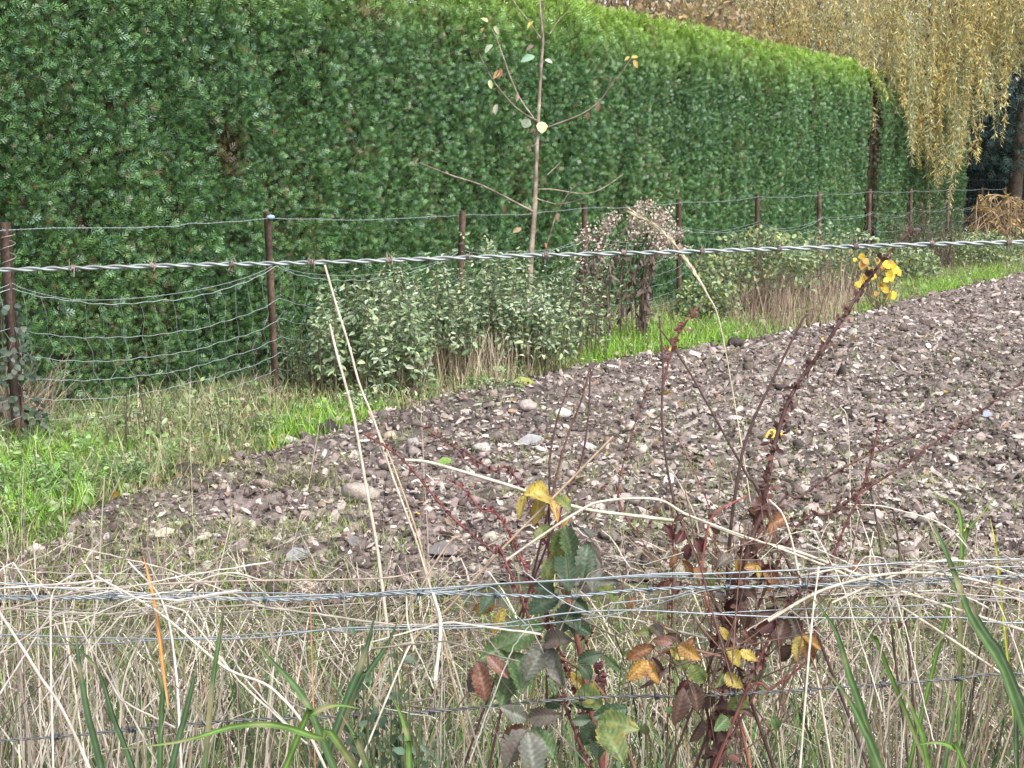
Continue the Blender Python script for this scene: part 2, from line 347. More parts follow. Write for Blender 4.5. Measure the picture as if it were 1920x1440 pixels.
# ------------------------------------------------------------------ far fence: rusty posts, barbed top wire, sagging sheep netting
POST_PX = [15, 510, 855, 1100, 1276, 1420, 1538, 1631, 1711, 1778, 1838, 1886]
POST_S = [fs_at(p, 0, .9) for p in POST_PX]; POST_S[0] = fs_at(15, 0, .9)
s_prev = 2*POST_S[0]-POST_S[1]
TOPH = [1.19, 1.19, 1.15, 1.16, 1.17, 1.19, 1.19, 1.2, 1.18, 1.18, 1.16, 1.15]
fence = thing("wire_fence", fpt(POST_S[0]), "sagging sheep netting fence on rusty iron posts in front of the hedge", 'fence')
def angle_post(name, s, h, lean, parent, w=.05):
    P = fpt(s); g = Geo(); th = .007; d1 = FD; d2 = -FN; K = 14
    ring = np.array([[0, 0], [w, 0], [w, th], [th, th], [th, w], [0, w]])-w*.3
    zz = np.linspace(-.3, h, K); V = []
    for z in zz: V.append(P + d1*(ring[:, :1]+lean[0]*z) + d2*(ring[:, 1:]+lean[1]*z) + np.array([0, 0, z]))
    V = np.concatenate(V); i = (np.arange(K-1)*6)[:, None]; j = np.arange(6)[None]; j2 = (j+1) % 6
    F = np.stack([i+j, i+j2, i+6+j2, i+6+j], -1).reshape(-1, 4)
    c = mixc((.075, .050, .042), (.22, .15, .11), rng.random(K)**1.5); c = np.repeat(c, 6, 0)
    g.add(V, F, c); g.add(V[-6:], [[0, 1, 2, 3], [0, 3, 4, 5]], c[-6:]); return g.build(name, M_RUST, parent)
LEAN = [(0, 0)]+[(rng.normal(-.03, .012), rng.normal(0, .02)) for _ in POST_S[1:]]
LEAN[1] = (-.025, 0)
for s, h, l in zip(POST_S, TOPH, LEAN): angle_post("post", s, h, l, fence, .066 if s == POST_S[0] else .056)
WC = (.40, .46, .47)
def barb_strand(g, path, r, pitch, per=10, col=(.29, .335, .34)):
    """two wires twisted together along a dense path"""
    P = np.asarray(path); d = np.concatenate([[0], np.cumsum(np.linalg.norm(np.diff(P, axis=0), axis=1))])
    n = max(6, int(d[-1]/pitch*per)); t = np.linspace(0, d[-1], n); Q = np.stack([np.interp(t, d, P[:, k]) for k in range(3)], -1)
    T = nrm(np.gradient(Q, axis=0)); A = nrm(np.cross(T, [0, 0, 1.])); B = np.cross(T, A); ph = 2*math.pi*(t/pitch + .5*vnoise(t*5, t*0, 12) + .25*vnoise(t*17, t*0, 13))
    for k in (0, math.pi): tube(g, Q + r*1.02*(np.cos(ph+k)[:, None]*A+np.sin(ph+k)[:, None]*B), r, 5, col)
    return Q, d[-1]
def barbs(g, Q, step, r, ln, col, first=0.0):
    d = np.concatenate([[0], np.cumsum(np.linalg.norm(np.diff(Q, axis=0), axis=1))])
    for s in np.arange(first, d[-1], step):
        p = np.array([np.interp(s, d, Q[:, k]) for k in range(3)]); i = min(len(Q)-2, np.searchsorted(d, s)); T = nrm(Q[i+1]-Q[max(i-1, 0)])
        A = nrm(np.cross(T, [0, 0, 1.])); B = np.cross(T, A); a0 = rng.random()*6
        for q in (0, 1):
            a = np.linspace(0, 4*math.pi, 16)+a0+q*1.6; x = np.linspace(-2.2*r, 2.2*r, 16)+q*r*1.5
            co = p + T*x[:, None] + 2.7*r*(np.cos(a)[:, None]*A+np.sin(a)[:, None]*B)
            e0 = co[0]+(nrm(np.cross(T, co[0]-p-T*x[0])))*(-ln); e1 = co[-1]+(nrm(np.cross(T, co[-1]-p-T*x[-1])))*ln
            tube(g, np.vstack([e0, co, e1]), np.concatenate([[r*.35], np.full(16, r*.7), [r*.35]]), 4, col)
def post_top(i, z): 
    return fpt(POST_S[i]+LEAN[i][0]*z, -LEAN[i][1]*z-.0, z)
allS = np.array([s_prev-1.5]+[s_prev]+POST_S)
g = Geo(); pts = []
tz = [1.17, 1.17]+[h-.035 for h in TOPH]
for i in range(len(allS)-1):
    a, b = allS[i], allS[i+1]; m = 14
    for k in range(m):
        f = k/m; pts.append(fpt(a+(b-a)*f + (LEAN[max(i-2, 0)][0]*1.1 if i >= 2 else 0)*(1-f) + (LEAN[i-1][0]*1.1 if i >= 1 else 0)*f, -.035, tz[i]*(1-f)+tz[i+1]*f-.02*4*f*(1-f)+.003*rng.standard_normal()))
pts = np.array(pts); Qf, _ = barb_strand(g, pts, .0016, .05, 6); barbs(g, Qf, .10, .0013, .014, (.30, .33, .33)); tw = g.build("barbed_wire", M_WIRE, fence)

# netting
LV = [.83, .645, .515, .40, .285, .175, .06]
NB = []
def net_z(s, i):
    k = int(np.clip(np.searchsorted(allS, s)-1, 0, len(allS)-2)); f = (s-allS[k])/(allS[k+1]-allS[k]); f = min(max(f, 0), 1)
    sg = SAG[k]; up = .05 if k >= 3 else 0
    if k == 2 and f < .02: up = 0
    sh = (4*f*(1-f))**.75
    return LV[i]*1.0+.02*vnoise(s*.7+9*i, i*3.3, 8) - sg*sh*(.55+.45*LV[i]/.83) + (.02 if i == 0 else 0)
SAG = [.10, .10, .155, .16, .10, .12, .07, .12, .06, .10, .06, .08, .05, .05, .05]
g = Geo(); S_ = np.arange(allS[0], allS[-1], .025)
def bulge(s, i): return -.03-.05*(vnoise(s*1.3, i*.8, 77)-.3)
for i in range(7):
    z = np.array([net_z(s, i) for s in S_])
    z = z + .003*np.sin(S_*2*math.pi/.15+i) + .006*(vnoise(S_*7, S_*0+i, 31)-.5)*2
    tube(g, fpt(S_, bulge(S_, i), z), .0016 if i else .002, 4, WC)
i0 = LV[0]
z = np.array([net_z(s, 0) for s in S_])+.012+.022*np.abs(np.sin(S_*1.9)); tube(g, fpt(S_, -.035, z), .0014, 4, WC)      # second slack strand along the top
netting = g.build("netting_line_wires", M_WIRE, fence)
g = Geo()
for s in np.arange(allS[0]+.1, allS[-1], .125):
    sl = .05*(vnoise(s*.9, 3.0, 55)-.2); p = []
    for i in range(7):
        ss = s+sl*i+.012*rng.standard_normal(); p.append(fpt(ss, float(bulge(ss, i))-.002, net_z(ss, i)))
        if i < 6:
            ss += .02+.012*rng.standard_normal(); p.append(fpt(ss, -.05, (net_z(ss, i)+net_z(ss, i+1))/2))
    tube(g, catmull(p, 25), .0011, 4, (.27, .32, .32))
g.build("netting_stay_wires", M_WIRE, netting)
g = Geo(); p = fpt(POST_S[1]-.05, -.05, TOPH[1]-.03); iv2, if2 = ico(2)
g.add(iv2*np.array([.025, .02, .016])*(1+.1*rng.standard_normal((len(iv2), 1)))+p, if2, (.28, .42, .55)); g.build("wire_tensioner", M_PAINT, fence)
g = Geo(); a = np.linspace(0, 5.5*math.pi, 50); tube(g, fpt(POST_S[0]+.035*np.cos(a), -.035*np.sin(a)-.02, 1.13-.0035*a**1.35), .0025, 4, (.30, .27, .23)); g.build("wire_tie", M_WIRE, fence)

# ------------------------------------------------------------------ near fence: twisted barbed wire and old netting
ND = 1.45
nf = thing("barbed_wire_fence", (0, 1.45, 0), "close galvanised barbed wire fence with old netting strands lost in the dry grass", 'fence')
WIRE_TOP = [(-4600, 592), (-1500, 532), (-700, 519), (0, 506), (350, 497), (510, 494), (700, 489), (960, 480), (1280, 472), (1540, 464), (1740, 458), (1920, 454), (2600, 440), (3400, 425), (6500, 365)]
pth = catmull([at(a, b, ND+.00002*(a-960)) for a, b in WIRE_TOP], 260)
g = Geo(); Qn, Ln = barb_strand(g, pth, .0015, .046, 14, (.26, .29, .29)); w1 = g.build("barbed_wire", M_WIRE, nf, smooth=True)
g = Geo(); barbs(g, np.array([[-.05, 0, 0], [.0001, 0, 0], [.05, 0, 0]]), 1, .0012, .010, (.22, .18, .16), .05); b0 = g.build("barb", M_RUST, w1, smooth=True)
_d = np.concatenate([[0], np.cumsum(np.linalg.norm(np.diff(Qn, axis=0), axis=1))])
for k, s_ in enumerate(np.arange(.045, _d[-1], .0885)):
    b_ = b0 if k == 0 else b0.copy()
    if k: COL.objects.link(b_)
    b_.location = [float(np.interp(s_, _d, Qn[:, j])) - (0, 1.45, 0)[j]*0 for j in range(3)]; b_.rotation_euler = (rng.random()*6.28, rng.normal(0, .15), rng.normal(0, .12)+.02)
def nwire(pxs, d, r, dz=0): return catmull([at(a, b, d) for a, b in pxs], 120)
g = Geo()
LOW = [([(-1400, 1080), (-600, 1085), (0, 1093), (90, 1101), (200, 1112), (330, 1119), (440, 1122), (560, 1117), (720, 1112), (850, 1109), (920, 1097), (1000, 1092), (1100, 1087), (1240, 1078), (1320, 1076), (1500, 1068), (1680, 1056), (1800, 1052), (1920, 1048), (2600, 1035), (3300, 1030)], 1.50, .0017),
       ([(-1400, 1120), (-300, 1112), (120, 1118), (320, 1112), (520, 1112), (700, 1118), (900, 1098), (1020, 1090), (1220, 1082), (1400, 1085), (1700, 1075), (1920, 1062), (2600, 1060), (3300, 1050)], 1.505, .0014),
       ([(-1400, 1185), (-300, 1188), (0, 1190), (250, 1197), (480, 1196), (640, 1178), (900, 1172), (980, 1163), (1060, 1150), (1180, 1144), (1330, 1151), (1500, 1158), (1690, 1158), (1800, 1158), (1920, 1168), (2600, 1170), (3300, 1165)], 1.49, .0015),
       ([(-1400, 1200), (0, 1208), (300, 1200), (560, 1184), (760, 1180), (960, 1174), (1100, 1160), (1180, 1145), (1240, 1130), (1300, 1112), (1380, 1102), (1600, 1098), (1800, 1090), (1920, 1078), (2600, 1070)], 1.515, .0013),
       ([(700, 1114), (740, 1108), (860, 1100), (960, 1093), (1090, 1086), (1200, 1078), (1280, 1074), (1300, 1076)], 1.485, .0016),
       ([(1330, 1150), (1500, 1142), (1700, 1136), (1800, 1128), (1920, 1120), (2400, 1100)], 1.52, .0012),
       ([(980, 1070), (1000, 1085), (1030, 1110), (1070, 1135), (1110, 1150)], 1.49, .0012),
       ([(870, 1130), (890, 1108), (915, 1100), (935, 1112), (960, 1145), (985, 1170)], 1.488, .0012),
       ([(1140, 1150), (1150, 1132), (1180, 1128), (1260, 1118), (1300, 1105)], 1.487, .0012)]
for pxs, d, r in LOW:
    if pxs[0][0] < -1000: pxs = [(-4600, pxs[0][1]+20)]+pxs
    if pxs[-1][0] > 2300: pxs = pxs+[(6500, pxs[-1][1]-40)]
    tube(g, catmull([at(a, b, d) for a, b in pxs], 220), r*.66, 5, (.25, .285, .315))
g.build("netting_line_wires", M_WIRE, nf, smooth=True)
g = Geo()
BW = [([(-4600, 1160), (-1400, 1126), (0, 1122), (300, 1120), (540, 1124), (720, 1113), (830, 1113), (960, 1116), (1060, 1119), (1180, 1107), (1290, 1102), (1500, 1098), (1920, 1080), (2600, 1070), (6500, 1020)], 1.497),
      ([(-4600, 1480), (-1400, 1420), (-300, 1400), (60, 1385), (300, 1362), (450, 1350), (640, 1343), (830, 1332), (1000, 1316), (1150, 1306), (1300, 1305), (1480, 1295), (1640, 1284), (1800, 1272), (1920, 1262), (2700, 1240), (6500, 1180)], 1.53)]
QQ = []
for k, (pxs, d) in enumerate(BW): q, _ = barb_strand(g, catmull([at(a, b, d) for a, b in pxs], 150), .0011 if k == 0 else .0010, .03, 8, (.24, .275, .30) if k == 0 else (.13, .135, .14)); barbs(g, q, .09, .0012, .014, (.17, .20, .22) if k == 0 else (.10, .10, .11), .03)
w2 = g.build("lower_barbed_wire", M_WIRE, nf, smooth=True)


for px_ in (-4600, 6500):                                 # the wooden posts the near wires run to, left and right of the view
    p_ = at(px_, 900, 1.5); g = Geo(); tube(g, [np.array([p_[0], p_[1]+.05, z]) for z in np.linspace(-.3, 1.52, 12)], .045*(1+.04*rng.standard_normal(12)), 9, mixc((.14, .115, .09), (.26, .23, .19), rng.random(12))); g.build("post", M_BARK, nf)

# ------------------------------------------------------------------ willow, trees and garden fence beyond the hedge
def limb(g, pts, r0, r1, col, n=16, sides=7): tube(g, catmull(pts, n), np.linspace(r0, r1, n), sides, col)
wb = fpt(fs_at(1800, 3.0, 0), 3.2); wil = thing("weeping_willow", (wb[0], wb[1], 0), "weeping willow with long yellow and olive autumn strands hanging over the hedge end", 'tree')
g = Geo(); wx, wy = wb[0], wb[1]
limb(g, [(wx, wy, -.1), (wx+.05, wy, 1.5), (wx-.05, wy, 3.4), (wx, wy, 5.0)], .30, .2, (.10, .08, .06)); tr_ = g.build("trunk", M_BARK, wil)
g = Geo()
BR = []
for k in range(26):
    a = k*2.4; ln = 2.5+3.4*rng.random(); z0 = 3.2+2.2*rng.random()
    e = np.array([wx+ln*math.cos(a), wy+ln*math.sin(a), z0+1.2+rng.random()])
    pts_ = [(wx, wy, z0), (wx+.45*ln*math.cos(a), wy+.45*ln*math.sin(a), z0+1.3), e]; limb(g, pts_, .09, .02, (.13, .10, .07), 12, 5)
g.build("limbs", M_BARK, tr_)
# hanging strands
OUT = [(1040, -60), (1150, -10), (1280, 60), (1400, 100), (1500, 110), (1600, 150), (1640, 290), (1665, 250), (1690, 255), (1730, 320), (1765, 370), (1800, 310), (1830, 235), (1860, 260), (1880, 165), (1920, 130), (2100, 130), (2300, 200)]
ox, oy = np.array(OUT, float).T
gl, gs = Geo(), Geo()
ns = 1350; spx = 1050+rng.random(ns)**.8*1050
LV_P, LV_A, LV_C, LV_N = [], [], [], []
TW_P, TW_C = [], []
for px in spx:
    dmin = 21.0 if px > 1640 else 23.0
    d = dmin + (rng.random()*1.3 if px > 1640 and rng.random() < .7 else rng.random()*4.5)
    if px > 1640 and px < 1830: d = 20.6+rng.random()*1.1 if px < 1720 else 21.0+2.0*rng.random()
    yb = np.interp(px, ox, oy) - abs(rng.normal(0, 60)) + 25*(rng.random() < .15)*rng.random()*3
    if px > 1640 and rng.random() < .6: yb -= rng.random()*220
    if px < 1640: yb += 40
    bot = at(px+rng.normal(0, 14), yb, d); ztop = 4.2+rng.random()*1.6
    if bot[2] > ztop-.3: bot[2] = ztop-.3-rng.random()
    top = np.array([bot[0]+rng.normal(0, .5), bot[1]+rng.normal(0, .25), ztop])
    L = ztop-bot[2]; K = 9; t = np.linspace(0, 1, K)
    P = top+(bot-top)*t[:, None] + np.stack([.11*np.sin(t*5+rng.random()*6)*t, .09*np.sin(t*4+rng.random()*6)*t, 0*t], -1)
    TW_P.append(P); TW_C.append((.20, .15, .06))
    m = int(L*38); tt = np.sqrt(rng.random(m)) if px > 1640 else rng.random(m)
    pp = np.stack([np.interp(tt, t, P[:, k]) for k in range(3)], -1)
    LV_P.append(pp)
    br = np.clip((1500-px)/350, 0, 1)*.7
    yel = rng.random() < .56
    c = pick([(.68, .52, .16), (.64, .56, .27), (.60, .54, .28)] if yel else [(.40, .44, .23), (.33, .39, .23), (.54, .54, .34)], m, .22)
    mk = rng.random(m) < br; c[mk] = pick([(.40, .28, .15), (.32, .26, .18), (.48, .36, .20)], mk.sum(), .2) if mk.any() else c[mk]
    LV_C.append(c)
P = np.concatenate(LV_P); C = np.concatenate(LV_C); n = len(P)
a = rdir(n); a[:, 2] = -.25-1.1*rng.random(n); S = np.stack([.010+.011*rng.random(n), .06+.07*rng.random(n), .06+.08*rng.random(n)], -1)
inst(gl, SLIM_V, SLIM_F, frames(nrm(a), rdir(n)), P, S, C)
TW = np.array(TW_P); strips(gs, TW, np.full(TW.shape[:2], .008), np.tile([1., .2, 0], (len(TW), 1)), np.array(TW_C))
fo = gl.build("foliage", M_WILLOW, wil); gs.build("hanging_twigs", M_STEM, fo)

def conifer(name, x, y, h, r, n, label, cols, z0=.4, cat='tree'):
    t = thing(name, (x, y, 0), label, cat); g = Geo(); limb(g, [(x, y, -.1), (x+.05, y, h*.5), (x, y, h*.98)], .16, .02, (.13, .10, .08), 14); tk = g.build("trunk", M_BARK, t)
    g = Geo(); z = z0 + (h-z0)*rng.random(n)**1.25; rr = r*(1-(z-z0)/(h-z0))**.7+.15; rad = rr*rng.random(n)**.35; az = rng.random(n)*2*math.pi
    rad = rad*(.75+.5*vnoise(az*2.2, z*1.6, int(x*10) % 99))
    P = np.stack([x+rad*np.cos(az), y+rad*np.sin(az), z-.25*rad], -1)
    A = np.stack([np.cos(az), np.sin(az), -.35+.5*rng.standard_normal(n)], -1)+.5*rng.standard_normal((n, 3))
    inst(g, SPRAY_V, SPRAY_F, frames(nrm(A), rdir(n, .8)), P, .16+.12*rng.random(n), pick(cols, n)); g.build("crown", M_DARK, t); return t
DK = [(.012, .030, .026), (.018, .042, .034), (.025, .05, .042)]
p = gnd(1905, 395); q = at(1893, 380, 27.5)
conifer("conifer_tree", q[0]+.1, q[1], 7.5, 2.4, 9000, "dark blue green conifer with a bare brown lower trunk, right of the willow", DK, 1.9)
q = at(1990, 380, 31); conifer("conifer_tree", q[0], q[1], 8.5, 2.8, 8000, "dark conifer half out of the frame at the far right edge", DK, .8)
q = at(1830, 380, 33); conifer("conifer_tree", q[0], q[1], 9, 2.6, 8000, "dark conifer standing farthest back in the shadow beyond the hedge end", DK, .3)
def broad(name, x, y, h, r, n, label, cols):
    t = thing(name, (x, y, 0), label, 'tree'); g = Geo(); limb(g, [(x, y, -.1), (x+.1, y, h*.3), (x, y, h*.6)], .2, .08, (.12, .09, .07), 12); 
    tk = g.build("trunk", M_BARK, t); g = Geo()
    for k in range(30):
        a = rng.random()*6.3; e = rng.random()*r; limb(g, [(x, y, h*.35), (x+.5*e*math.cos(a), y+.5*e*math.sin(a), h*(.5+.1*rng.random())), (x+e*math.cos(a), y+e*math.sin(a), h*(.45+.5*rng.random()))], .05, .008, (.17, .13, .10), 10, 5)
    g.build("limbs", M_BARK, tk)
    g = Geo(); v = rdir(n)*(rng.random((n, 1))**.4); P = np.stack([x+v[:, 0]*r, y+v[:, 1]*r, h*.62+v[:, 2]*h*.40], -1); k = fbm(P[:, 0]*1.3+P[:, 1], P[:, 2]*1.3, 300) > .42; P = P[k]; n = len(P)
    inst(g, LEAF_V, LEAF_F, frames(rdir(n, -.6), rdir(n)), P, np.stack([.05+.03*rng.random(n), .08+.05*rng.random(n), .05+.0*rng.random(n)], -1), pick(cols, n)); g.build("crown", M_WILLOW, t)
q = at(1180, 300, 24.5); broad("brown_leaved_tree", q[0], q[1], 6.5, 2.6, 16000, "brown leaved autumn tree showing above the middle of the hedge top", [(.36, .27, .18), (.44, .34, .20), (.28, .24, .17), (.46, .34, .16)])
q = at(1430, 300, 28); broad("brown_leaved_tree", q[0], q[1], 7.5, 3.0, 16000, "dull brown tree between the hedge top and the willow", [(.24, .19, .15), (.34, .27, .18), (.18, .17, .12)])
q = at(1700, 300, 32); conifer("conifer_tree", q[0], q[1], 9.5, 3.0, 8000, "dark conifer hidden behind the yellow willow strands", DK, .2)

# green mesh garden fence beyond the hedge end
g0 = at(1815, 412, 27); gf = thing("garden_fence", (g0[0], g0[1], 0), "dark green mesh garden fence in the shade below the conifer", 'fence')
g = Geo(); a, b = at(1790, 420, 27.6), at(2060, 420, 27.6); a[2] = b[2] = 0; e = nrm(b-a); Lg = np.linalg.norm(b-a)
for s in np.arange(0, Lg, .055): tube(g, [a+e*s, a+e*s+np.array([0, 0, 1.42])], .004, 4, (.05, .09, .09))
for z in np.arange(.05, 1.4, .2): tube(g, [a+np.array([0, -.006, z]), b+np.array([0, -.006, z])], .005, 4, (.06, .10, .10))
g.build("mesh_panel", M_PAINT, gf)
for s in (0.05, 1.3, Lg-.05):
    g = Geo(); tube(g, [a+e*s+np.array([0, .03, -.2]), a+e*s+np.array([0, .03, 1.47])], .03, 8, (.04, .06, .06)); g.build("post", M_PAINT, gf)
# dark shrub under the trees behind that fence
def shrub(name, x, y, rx, ry, h, n, label, cols, mat=M_LEAF, leaf=(.03, .05), stems=25, scol_=(.12, .085, .06), z0=.15, cat='shrub', holes=.38, lean=.2, low=0.0):
    t = thing(name, (x, y, 0), label, cat); g = Geo()
    for k in range(stems):
        a = rng.random()*6.3; e = math.sqrt(rng.random()); bx, by = x+e*.8*rx*math.cos(a), y+e*.8*ry*math.sin(a)
        hh = h*(.6+.45*rng.random())*(1-.35*e); dx, dy = rng.normal(0, lean, 2)*h
        tube(g, catmull([(bx, by, -.03), (bx+dx*.35, by+dy*.35, hh*.5), (bx+dx, by+dy, hh)], 7), np.linspace(.006, .002, 7), 4, np.array(scol_)*(.7+.6*rng.random()))
    g.build("stems", M_STEM, t)
    g = Geo(); a = rng.random(n)*6.3; e = np.sqrt(rng.random(n)); z = z0+(h-z0)*(rng.random(n)**(1-low*.5))*np.sqrt(1-.75*e**2)
    P = np.stack([x+rx*e*np.cos(a), y+ry*e*np.sin(a), z], -1); k = fbm(P[:, 0]*5+P[:, 1]*3, P[:, 2]*5, 400+int(abs(x)*7)) > holes; P = P[k]; m = len(P)
    A = np.stack([np.cos(a[k]), np.sin(a[k]), .2+.8*rng.standard_normal(m)], -1)+.6*rng.standard_normal((m, 3))
    w = leaf[0]*(.6+.6*rng.random(m)); l = leaf[1]*(.6+.6*rng.random(m))
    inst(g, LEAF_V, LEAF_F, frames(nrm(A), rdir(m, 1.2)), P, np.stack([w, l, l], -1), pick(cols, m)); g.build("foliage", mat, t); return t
q = gnd(1925, 400); 
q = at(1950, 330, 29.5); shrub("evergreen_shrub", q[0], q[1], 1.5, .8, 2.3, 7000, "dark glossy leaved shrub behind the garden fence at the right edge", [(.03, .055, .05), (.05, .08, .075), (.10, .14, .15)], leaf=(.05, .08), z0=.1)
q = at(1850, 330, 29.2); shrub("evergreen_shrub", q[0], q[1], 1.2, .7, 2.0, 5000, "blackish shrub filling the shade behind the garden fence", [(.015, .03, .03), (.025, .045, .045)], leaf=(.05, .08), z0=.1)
# tree trunk in the gap between both hedge sections
q = fpt(fs_at(1650, HOFF+.3, 1), HOFF+.45); it = thing("ivy_clad_trunk", (q[0], q[1], 0), "dark narrow trunk wrapped in brown ivy in the gap of the hedge", 'tree')
g = Geo(); limb(g, [(q[0], q[1], -.1), (q[0]+.03, q[1], 1.5), (q[0]-.02, q[1], 3.2)], .06, .035, (.08, .06, .045)); g.build("trunk", M_BARK, it)
g = Geo(); n = 900; z = .1+2.9*rng.random(n); a = rng.random(n)*6.3; P = np.stack([q[0]+.14*np.cos(a), q[1]+.14*np.sin(a), z], -1)
inst(g, LEAF_V, LEAF_F, frames(rdir(n, -.5), np.stack([np.cos(a), np.sin(a), .3+0*a], -1)), P, .04+.03*rng.random(n), pick([(.10, .07, .04), (.06, .10, .04), (.05, .11, .05), (.12, .09, .05)], n)); g.build("ivy", M_LEAF, it)

# ------------------------------------------------------------------ young tree in front of the fence
q = gnd(987, 684); TD = proj(q)[2]; st = thing("young_fruit_tree", q, "thin leafless young tree with a few pale leaves left, standing before the hedge", 'tree')
BK = (.20, .155, .125)
def tp(l, dj=0): return [at(a, b, TD+dj*i/len(l)) for i, (a, b) in enumerate(l)]
g = Geo(); pth = catmull(tp([(987, 688), (991, 600), (996, 480), (1002, 400), (1006, 300), (1010, 215), (1015, 120), (1018, 75), (1012, 0), (1011, -120)]), 60)
rad = np.interp(np.linspace(0, 1, 60), [0, .3, .55, .8, 1], [.024, .020, .013, .009, .004])*(1+.10*rng.standard_normal(60))
tube(g, pth, rad, 8, mixc((.13, .095, .08), (.30, .25, .20), rng.random(60))); tk = g.build("trunk", M_BARK, st, smooth=True)
BRN = [([(1006, 226), (985, 215), (960, 195), (925, 152), (910, 125), (897, 98)], .0075, -.5), ([(1001, 222), (975, 185), (955, 140), (945, 110), (930, 70), (922, 55)], .007, .4),
       ([(1014, 244), (1045, 232), (1085, 217), (1115, 198), (1132, 180), (1150, 155), (1166, 135), (1184, 108)], .0075, -.4), ([(1002, 398), (960, 376), (925, 358), (895, 344), (850, 330), (785, 305)], .0085, -.6),
       ([(1008, 355), (1035, 355), (1080, 362), (1110, 361), (1140, 347), (1170, 325)], .006, .5), ([(1004, 372), (1030, 380), (1048, 383), (1080, 377), (1100, 370)], .006, -.3),
       ([(1014, 72), (990, 38), (965, 5), (945, -40)], .0055, .3), ([(1016, 76), (1020, 40), (1022, -60)], .005, -.2), ([(1030, 65), (1046, 40), (1068, 18)], .0035, .2),
       ([(1010, 265), (1000, 273), (985, 278)], .004, -.1), ([(1026, 328), (1040, 315), (1052, 303)], .004, .2),
       ([(1018, 480), (1028, 450), (1042, 405), (1052, 385), (1068, 360), (1090, 338)], .006, -.25)]
for l, r, dj in BRN:
    g = Geo(); pp = catmull(tp(l, dj), 24); tube(g, pp, np.linspace(r, r*.45, 24)*(1+.08*rng.standard_normal(24)), 6, mixc((.14, .10, .085), (.32, .27, .22), rng.random(24))); g.build("branch", M_BARK, st, smooth=True)
LVS = [(1016, 228, 26, 0, -1, (.62, .66, .34)), (990, 222, 24, -.4, -1, (.60, .68, .52)), (918, 150, 20, .2, -1, (.52, .60, .30)), (924, 84, 26, -.9, -.8, (.46, .55, .40)), (1003, 106, 34, -1, -.3, (.26, .42, .28)), (1022, 112, 18, 1, -.4, (.50, .58, .42)),
       (1000, 40, 22, -.7, -.8, (.50, .42, .10)), (915, 42, 22, -.4, .3, (.42, .46, .22)), (925, 50, 24, .6, -.7, (.44, .48, .30)), (908, 52, 16, -.5, -.6, (.48, .44, .18)), (940, 128, 26, -.4, -.9, (.30, .16, .09)), (936, 132, 22, -.6, -.8, (.50, .36, .18)),
       (970, 175, 20, -.1, -1, (.24, .16, .12)), (932, 195, 24, -.2, -1, (.44, .42, .34)), (1000, 85, 20, -.9, -.6, (.28, .20, .17)), (1183, 108, 16, .8, .1, (.46, .38, .10)), (1188, 112, 20, .4, -.8, (.50, .33, .12)), (1180, 106, 14, -.6, -.5, (.44, .36, .12)), (1102, 210, 20, .1, -1, (.34, .24, .18)), (1124, 192, 22, -.2, -1, (.32, .22, .17)),
       (948, 385, 20, -.1, -1, (.27, .16, .10)), (978, 428, 22, -.9, -.4, (.42, .30, .18)), (1048, 400, 18, -.2, -1, (.33, .22, .17)), (1022, 455, 13, .2, -1, (.36, .16, .08)), (1003, 370, 14, -.3, -1, (.46, .50, .22)), (1002, 240, 14, -.7, -.8, (.22, .15, .11))]
for (px, py, L, dx, dy, c) in LVS:
    P = at(px, py, TD-.04); l = L*.85/FPX*TD; a = np.array([dx, rng.normal(0, .3), dy])
    g = Geo(); inst(g, LEAF_V, LEAF_F, frames(nrm(a[None]), nrm(np.array([[rng.normal(0, .4), -1, .5]]))), P[None], np.array([[l*(1.0 if c[0] > .5 and c[1] > .6 else .55), l, l*1.4]]), np.array([c])); g.build("leaf", M_LEAF, st)
print("part1", len(bpy.data.objects))
# ------------------------------------------------------------------ verge: grass and weeds between fence and field
def verge_points(n, y0=3.9, y1=25, back=.55):
    Y = y0*(y1/y0)**rng.random(n); a = np.maximum(FX0+FT*Y-back, -.47*Y-1.0); b = edge_x(Y)+.07; X = a+(b-a)*rng.random(n); k = b > a
    return X[k], Y[k]
GREEN_PX = [(640, 800, 110, 34), (545, 815, 70, 30), (700, 790, 60, 25), (1290, 640, 165, 42), (1180, 650, 130, 46), (1140, 670, 80, 25), (1780, 545, 90, 28), (1860, 525, 80, 25), (1640, 580, 60, 14), (40, 930, 170, 90), (130, 860, 110, 30)]
def greenness(X, Y):
    px, py, d = proj(np.stack([X, Y, 0*X+.03], -1)); gsum = np.zeros(len(X))
    for (a, b, rx, ry) in GREEN_PX: gsum = np.maximum(gsum, (.78 if a < 200 else 1)*np.exp(-(((px-a)/rx)**2+((py-b)/ry)**2)**1.5))
    return gsum, px, py
X, Y = verge_points(66000); gq, px, py = greenness(X, Y); n = len(X)
lush = rng.random(n) < gq*.95; keep = lush | (rng.random(n) < .55)
X, Y, lush, px, py = X[keep], Y[keep], lush[keep], px[keep], py[keep]; n = len(X)
L = np.where(lush, .06+.11*rng.random(n), .05+.15*rng.random(n)**1.5); L = L*np.where(px < 420, 1.25, 1)
drab = pick([(.44, .38, .26), (.34, .32, .19), (.20, .27, .09), (.28, .35, .13), (.52, .46, .32), (.15, .22, .08)], n)
col = np.where(lush[:, None], pick([(.19, .40, .035), (.25, .46, .06), (.14, .32, .04), (.32, .48, .12)], n), drab)
g = Geo(); base = np.stack([X, Y, zg(X, Y)-.01], -1)
blades(g, base, L, rng.random(n)*6.3, .1+.4*rng.random(n), .6+1.0*rng.random(n), .004+.0045*rng.random(n), col, 5)
stuff(g.build("verge_grass", M_GRASS))
